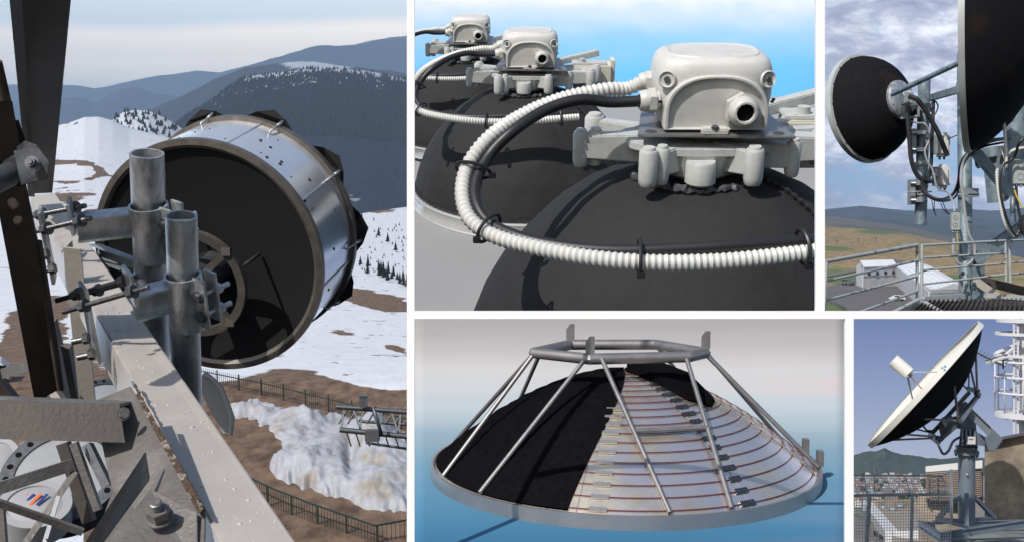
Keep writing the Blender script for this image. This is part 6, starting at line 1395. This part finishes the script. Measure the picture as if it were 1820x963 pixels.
# back truss
def pt(p): return P(*p)
def back5(px, py, d): return P(px, py, d)
HUB = {'A': (1737, 699, 19.6), 'B': (1721, 694, 20.4), 'C': (1654, 768, 20.4), 'D': (1668, 779, 19.6), 'E': (1704, 748, 19.3)}
for a, b, w_ in (((1733, 594, 20.0), (1737, 698, 19.6), 3.2), ((1716, 616, 19.3), (1734, 694, 19.6), 3.0), ((1690, 645, 18.9), (1704, 747, 19.3), 4.2), ((1604, 742, 19.2), (1702, 747, 19.3), 3.2),
                 ((1580, 769, 19.6), (1658, 775, 19.6), 2.8), ((1566, 782, 20.0), (1658, 778, 19.6), 2.8), ((1722, 632, 20.8), (1722, 694, 20.4), 2.0), ((1700, 672, 20.4), (1722, 694, 20.4), 2.4), ((1628, 762, 20.6), (1654, 768, 20.4), 2.2), ((1601, 772, 19.6), (1600, 780, 19.6), 1.4)):
    MB().cyl(P(*a), P(*b), U(w_ / 2 + 0.3, a[2]), n=12).build('strut', M['tube5'], es)
for a, b, w_, mk in (('B', 'C', 6, 'dark_steel'), ('A', 'D', 7, 'steel5'), ('A', 'E', 6, 'steel5'), ('E', 'D', 6, 'steel5'), ('A', 'B', 8, 'steel5'), ('C', 'D', 9, 'steel5')):
    MB().chan(P(*HUB[a]), P(*HUB[b]), U(w_, 20), U(w_ * 0.9, 20), U(1.4, 20), Y3).build('back_beam', M[mk], es)
for k in 'ADE': MB().cyl(P(HUB[k][0] - 3, HUB[k][1] - 2, HUB[k][2] - 0.05), P(HUB[k][0] + 4, HUB[k][1] + 3, HUB[k][2] - 0.05), U(5, 19.6), n=16).build('joint', M['dark_steel'], es)
# head, arms
MB().slab([(1702, 722, 20.0), (1716, 712, 19.9), (1728, 724, 19.9), (1734, 745, 19.9), (1738, 792, 19.9), (1704, 792, 19.9), (1708, 752, 19.9)], U(26, 20)).build('head_casting', M['steel5'], es, bevel=0.01)
for x in (1709, 1716, 1723, 1731): MB().slab([(x, 762, 19.75), (x + 3, 762, 19.75), (x + 4, 792, 19.7), (x - 1, 792, 19.7)], 0.15).build('rib', M['steel5'], es)
MB().slab([(1676, 742, 19.9), (1706, 738, 19.9), (1712, 762, 19.9), (1692, 760, 19.9), (1672, 776, 19.9), (1668, 758, 19.9)], U(18, 20)).build('elevation_arm', M['dark_steel'], es, bevel=0.008)
MB().cyl(P(1678, 750, 19.6), P(1692, 744, 19.6), U(9, 19.6), n=20).build('drive_motor', M['steel5'], es)
MB().bar(P(1719, 730, 19.7), P(1776, 786, 19.5), U(8, 19.6), U(10, 19.6)).build('counter_arm', M['steel5'], es, bevel=0.006)
MB().bar(P(1722, 726, 20.3), P(1780, 782, 20.1), U(6, 19.6), U(8, 19.6)).build('counter_arm', M['tube5'], es)
MB().slab([(1750, 778, 19.4), (1766, 762, 19.4), (1782, 782, 19.4), (1768, 802, 19.4), (1756, 800, 19.4)], U(22, 19.4)).build('counterweight', M['steel5'], es, bevel=0.01)
MB().slab([(1732, 764, 19.8), (1754, 778, 19.8), (1750, 792, 19.8), (1732, 790, 19.8)], U(12, 20)).build('counter_web', M['steel5'], es)
MB().cyl(P(1718, 806, D5), P(1718, 792, D5), U(16, D5), U(19, D5), 40).build('flange', M['steel5'], es)
MB().cyl(P(1718, 806, D5), P(1718, 800, D5), U(21, D5), n=40).build('flange_plate', M['steel5'], es)
for i in range(14):
    a = i * 2 * math.pi / 14; e = P(1718, 803, D5) + Vector((math.cos(a), math.sin(a), 0)) * U(18.5, D5); MB().cyl(e, e - Z3 * U(7, D5), U(1.4, D5), n=8).build('flange_bolt', M['dark_steel'], es)
MB().cyl(P(1718, 928, D5), P(1718, 800, D5), U(14.5, D5), n=40).build('pedestal_tube', M['steel5'], es)
MB().box(P(1726, 782, 19.55), U(14, 19.6), 0.03, U(13, 19.6)).build('white_plate', M['parapet'], es)
MB().box(P(1726, 779.5, 19.53), U(8, 19.6), 0.01, U(1.8, 19.6)).build('plate_marking', M['galv_dull'], es)
for x, y in ((1719, 842), (1720, 899)): MB().cyl(P(x, y, 19.84), P(x, y, 19.78), U(1.2, 19.8), n=10).build('bolt_head', M['parapet'], es)
for a, b in (((1705, 880, 19.9), (1667, 921, 19.6)), ((1732, 882, 20.0), (1768, 920, 20.4)), ((1718, 878, 19.7), (1718, 936, 19.0))): MB().bar(P(*a), P(*b), U(7, 19.8), U(7, 19.8)).build('brace', M['steel5'], es)
for a, b in (((1666, 920, 19.6), (1706, 924, 19.8)), ((1730, 922, 20), (1768, 919, 20.4)), ((1664, 922, 19.6), (1716, 935, 19.0))): MB().bar(P(*a), P(*b), U(5, 19.6), U(5, 19.6)).build('foot_beam', M['steel5'], es)
MB().tube(PS([(1664, 779, 19.4), (1670, 795, 19.3), (1677, 806, 19.3), (1686, 800, 19.4), (1694, 784, 19.5), (1706, 776, 19.6)], 8), U(2.2, 19.4), 8).build('cable', M['black_plastic'], es)
MB().tube(PS([(1640, 755, 19.7), (1648, 764, 19.6), (1660, 764, 19.5), (1668, 758, 19.6)], 8), U(1.6, 19.4), 8).build('cable', M['black_plastic'], es)
gb = thing('base_frame', 'blue-grey I-beam frame carrying the pedestal over the roof edge', 'frame', P(1720, 945, 19))
for a, b, h in (((1671, 952, 18.2), (1870, 922, 19.4), 13), ((1634, 932, 20.4), (1662, 933, 20.2), 12), ((1634, 930, 20.4), (1684, 962, 18.0), 13), ((1660, 928, 20), (1760, 922, 20.8), 8), ((1700, 930, 19.8), (1820, 926, 20.4), 8)):
    MB().ibeam(P(*a), P(*b), U(9, 19), U(h, 19), U(2, 19), uC).build('beam', M['steel5'], gb)
for x, y in ((1701, 951), (1710, 950), (1797, 938), (1803, 937)):
    for dy in (-3, 3): MB().cyl(P(x, y + dy - 4, 18.3), P(x, y + dy - 4, 18.0), U(1, 18), n=8).build('bolt', M['dark_steel'], gb)
# white tower with round galleries
D6 = 27.0; M['tower_w'] = mat('white_tower_paint', (0.56, 0.56, 0.58), 0.5, 0, 0.05, 3)
gt = thing('gallery_tower', 'white tubular tower with round railed galleries at the upper right', 'tower', P(1815, 775, D6))
def ring6(cy, rx, r_, nm, cx=1818, a0=0, a1=2 * math.pi, h=0):
    pts = [P(cx, cy, D6) + Vector((math.cos(a0 + (a1 - a0) * k / 64) * U(rx, D6), math.sin(a0 + (a1 - a0) * k / 64) * U(rx, D6), 0)) for k in range(64 if a1 - a0 > 6.2 else 65)]
    MB().tube(pts, U(r_, D6), 10, closed=a1 - a0 > 6.2).build(nm, M['tower_w'], gt)
for y in (642, 669, 697): ring6(y, 46, 2.2, 'rail')
def disc6(cy, ri, ro, th, nm, cx=1818): MB().lathe([(U(ri, D6), 0), (U(ro, D6), 0), (U(ro, D6), -U(th, D6)), (U(ri, D6), -U(th, D6)), (U(ri, D6), 0)], P(cx, cy, D6), Z3, 64).build(nm, M['tower_w'], gt)
disc6(731, 6, 47, 9, 'gallery_floor'); disc6(590, 38, 46, 5, 'upper_ring'); disc6(628, 40, 48, 5, 'upper_ring'); disc6(566, 10, 44, 6, 'gallery_floor')
for k in range(9):
    a = k * 2 * math.pi / 9 + 0.1; e = P(1818, 731, D6) + Vector((math.cos(a), math.sin(a), 0)) * U(46, D6); MB().cyl(e, e + Z3 * U(89, D6), U(1.4, D6), n=8).build('rail_post', M['tower_w'], gt)
    e2 = P(1818, 742, D6) + Vector((math.cos(a), math.sin(a), 0)) * U(44, D6); MB().bar(e2 + Z3 * U(2, D6), P(1818, 742, D6), 0.04, 0.05).build('floor_spoke', M['tower_w'], gt)
for k in range(6):
    a = k * math.pi / 3 + 0.5; e = P(1818, 628, D6) + Vector((math.cos(a), math.sin(a), 0)) * U(44, D6); MB().bar(e, P(1818, 606, D6) , U(5, D6), U(5, D6)).build('bracket', M['tower_w'], gt)
MB().cyl(P(1818, 800, D6), P(1818, 540, D6), U(9, D6), n=24).build('mast_tube', M['tower_w'], gt)
for dx in (-16, -9): MB().bar(P(1818 + dx, 770, D6 - 0.4), P(1818 + dx, 540, D6 - 0.4), U(3, D6), U(2, D6)).build('ladder_rail', M['tower_w'], gt)
for k in range(34): MB().bar(P(1802, 760 - k * 6.2, D6 - 0.4), P(1809, 760 - k * 6.2, D6 - 0.4), U(0.9, D6), U(0.9, D6)).build('ladder_rung', M['tower_w'], gt)
MB().cyl(P(1818, 740, D6), P(1815, 776, D6), U(12, D6), U(5, D6), 20).build('tower_cone', M['tower_w'], gt)
yg = thing('yagi_aerial', 'thin yagi aerial on a boom between the dish top and the white tower', 'aerial', P(1788, 645, 26.5))
MB().cyl(P(1732, 624, 26.0), P(1784, 650, 26.5), U(1.4, 26), n=8).build('boom', M['dark_steel'], yg)
for i in range(6):
    x = 1738 + i * 6; y = 627 + i * 3; MB().cyl(P(x - 5, y + 5, 26.0), P(x + 7, y - 5, 26.5), U(0.6, 26), n=6).build('element', M['tube5'], yg)
MB().bar(P(1754, 645, 26.2), P(1786, 634, 26.4), U(6, 26), U(5, 26)).build('housing', M['dish_w'], yg, bevel=0.01)
MB().cyl(P(1783, 624, 26.4), P(1783, 655, 26.4), U(1.6, 26), n=10).cyl(P(1752, 640, 26.3), P(1790, 630, 26.5), U(1.4, 26), n=8).build('clamp_tube', M['dark_steel'], yg)
# ================================================================ haze over the whole place
HZ = 1.05e-4
hm = bpy.data.materials.new('haze_air'); hm.use_nodes = True; t_ = NT(hm.node_tree)
pv_ = t_.n('ShaderNodeVolumePrincipled'); pv_.inputs['Color'].default_value = (0.50, 0.70, 1.0, 1); pv_.inputs['Density'].default_value = HZ
oo = t_.n('ShaderNodeOutputMaterial'); t_.l(pv_.outputs[0], oo.inputs['Volume'])
hb = MB().box((-3900, 11000, 2177), 13300, 22100, 4446).build('haze', hm); hb['kind'] = 'stuff'; hb['label'] = 'pale blue air between the viewer and the far mountains'
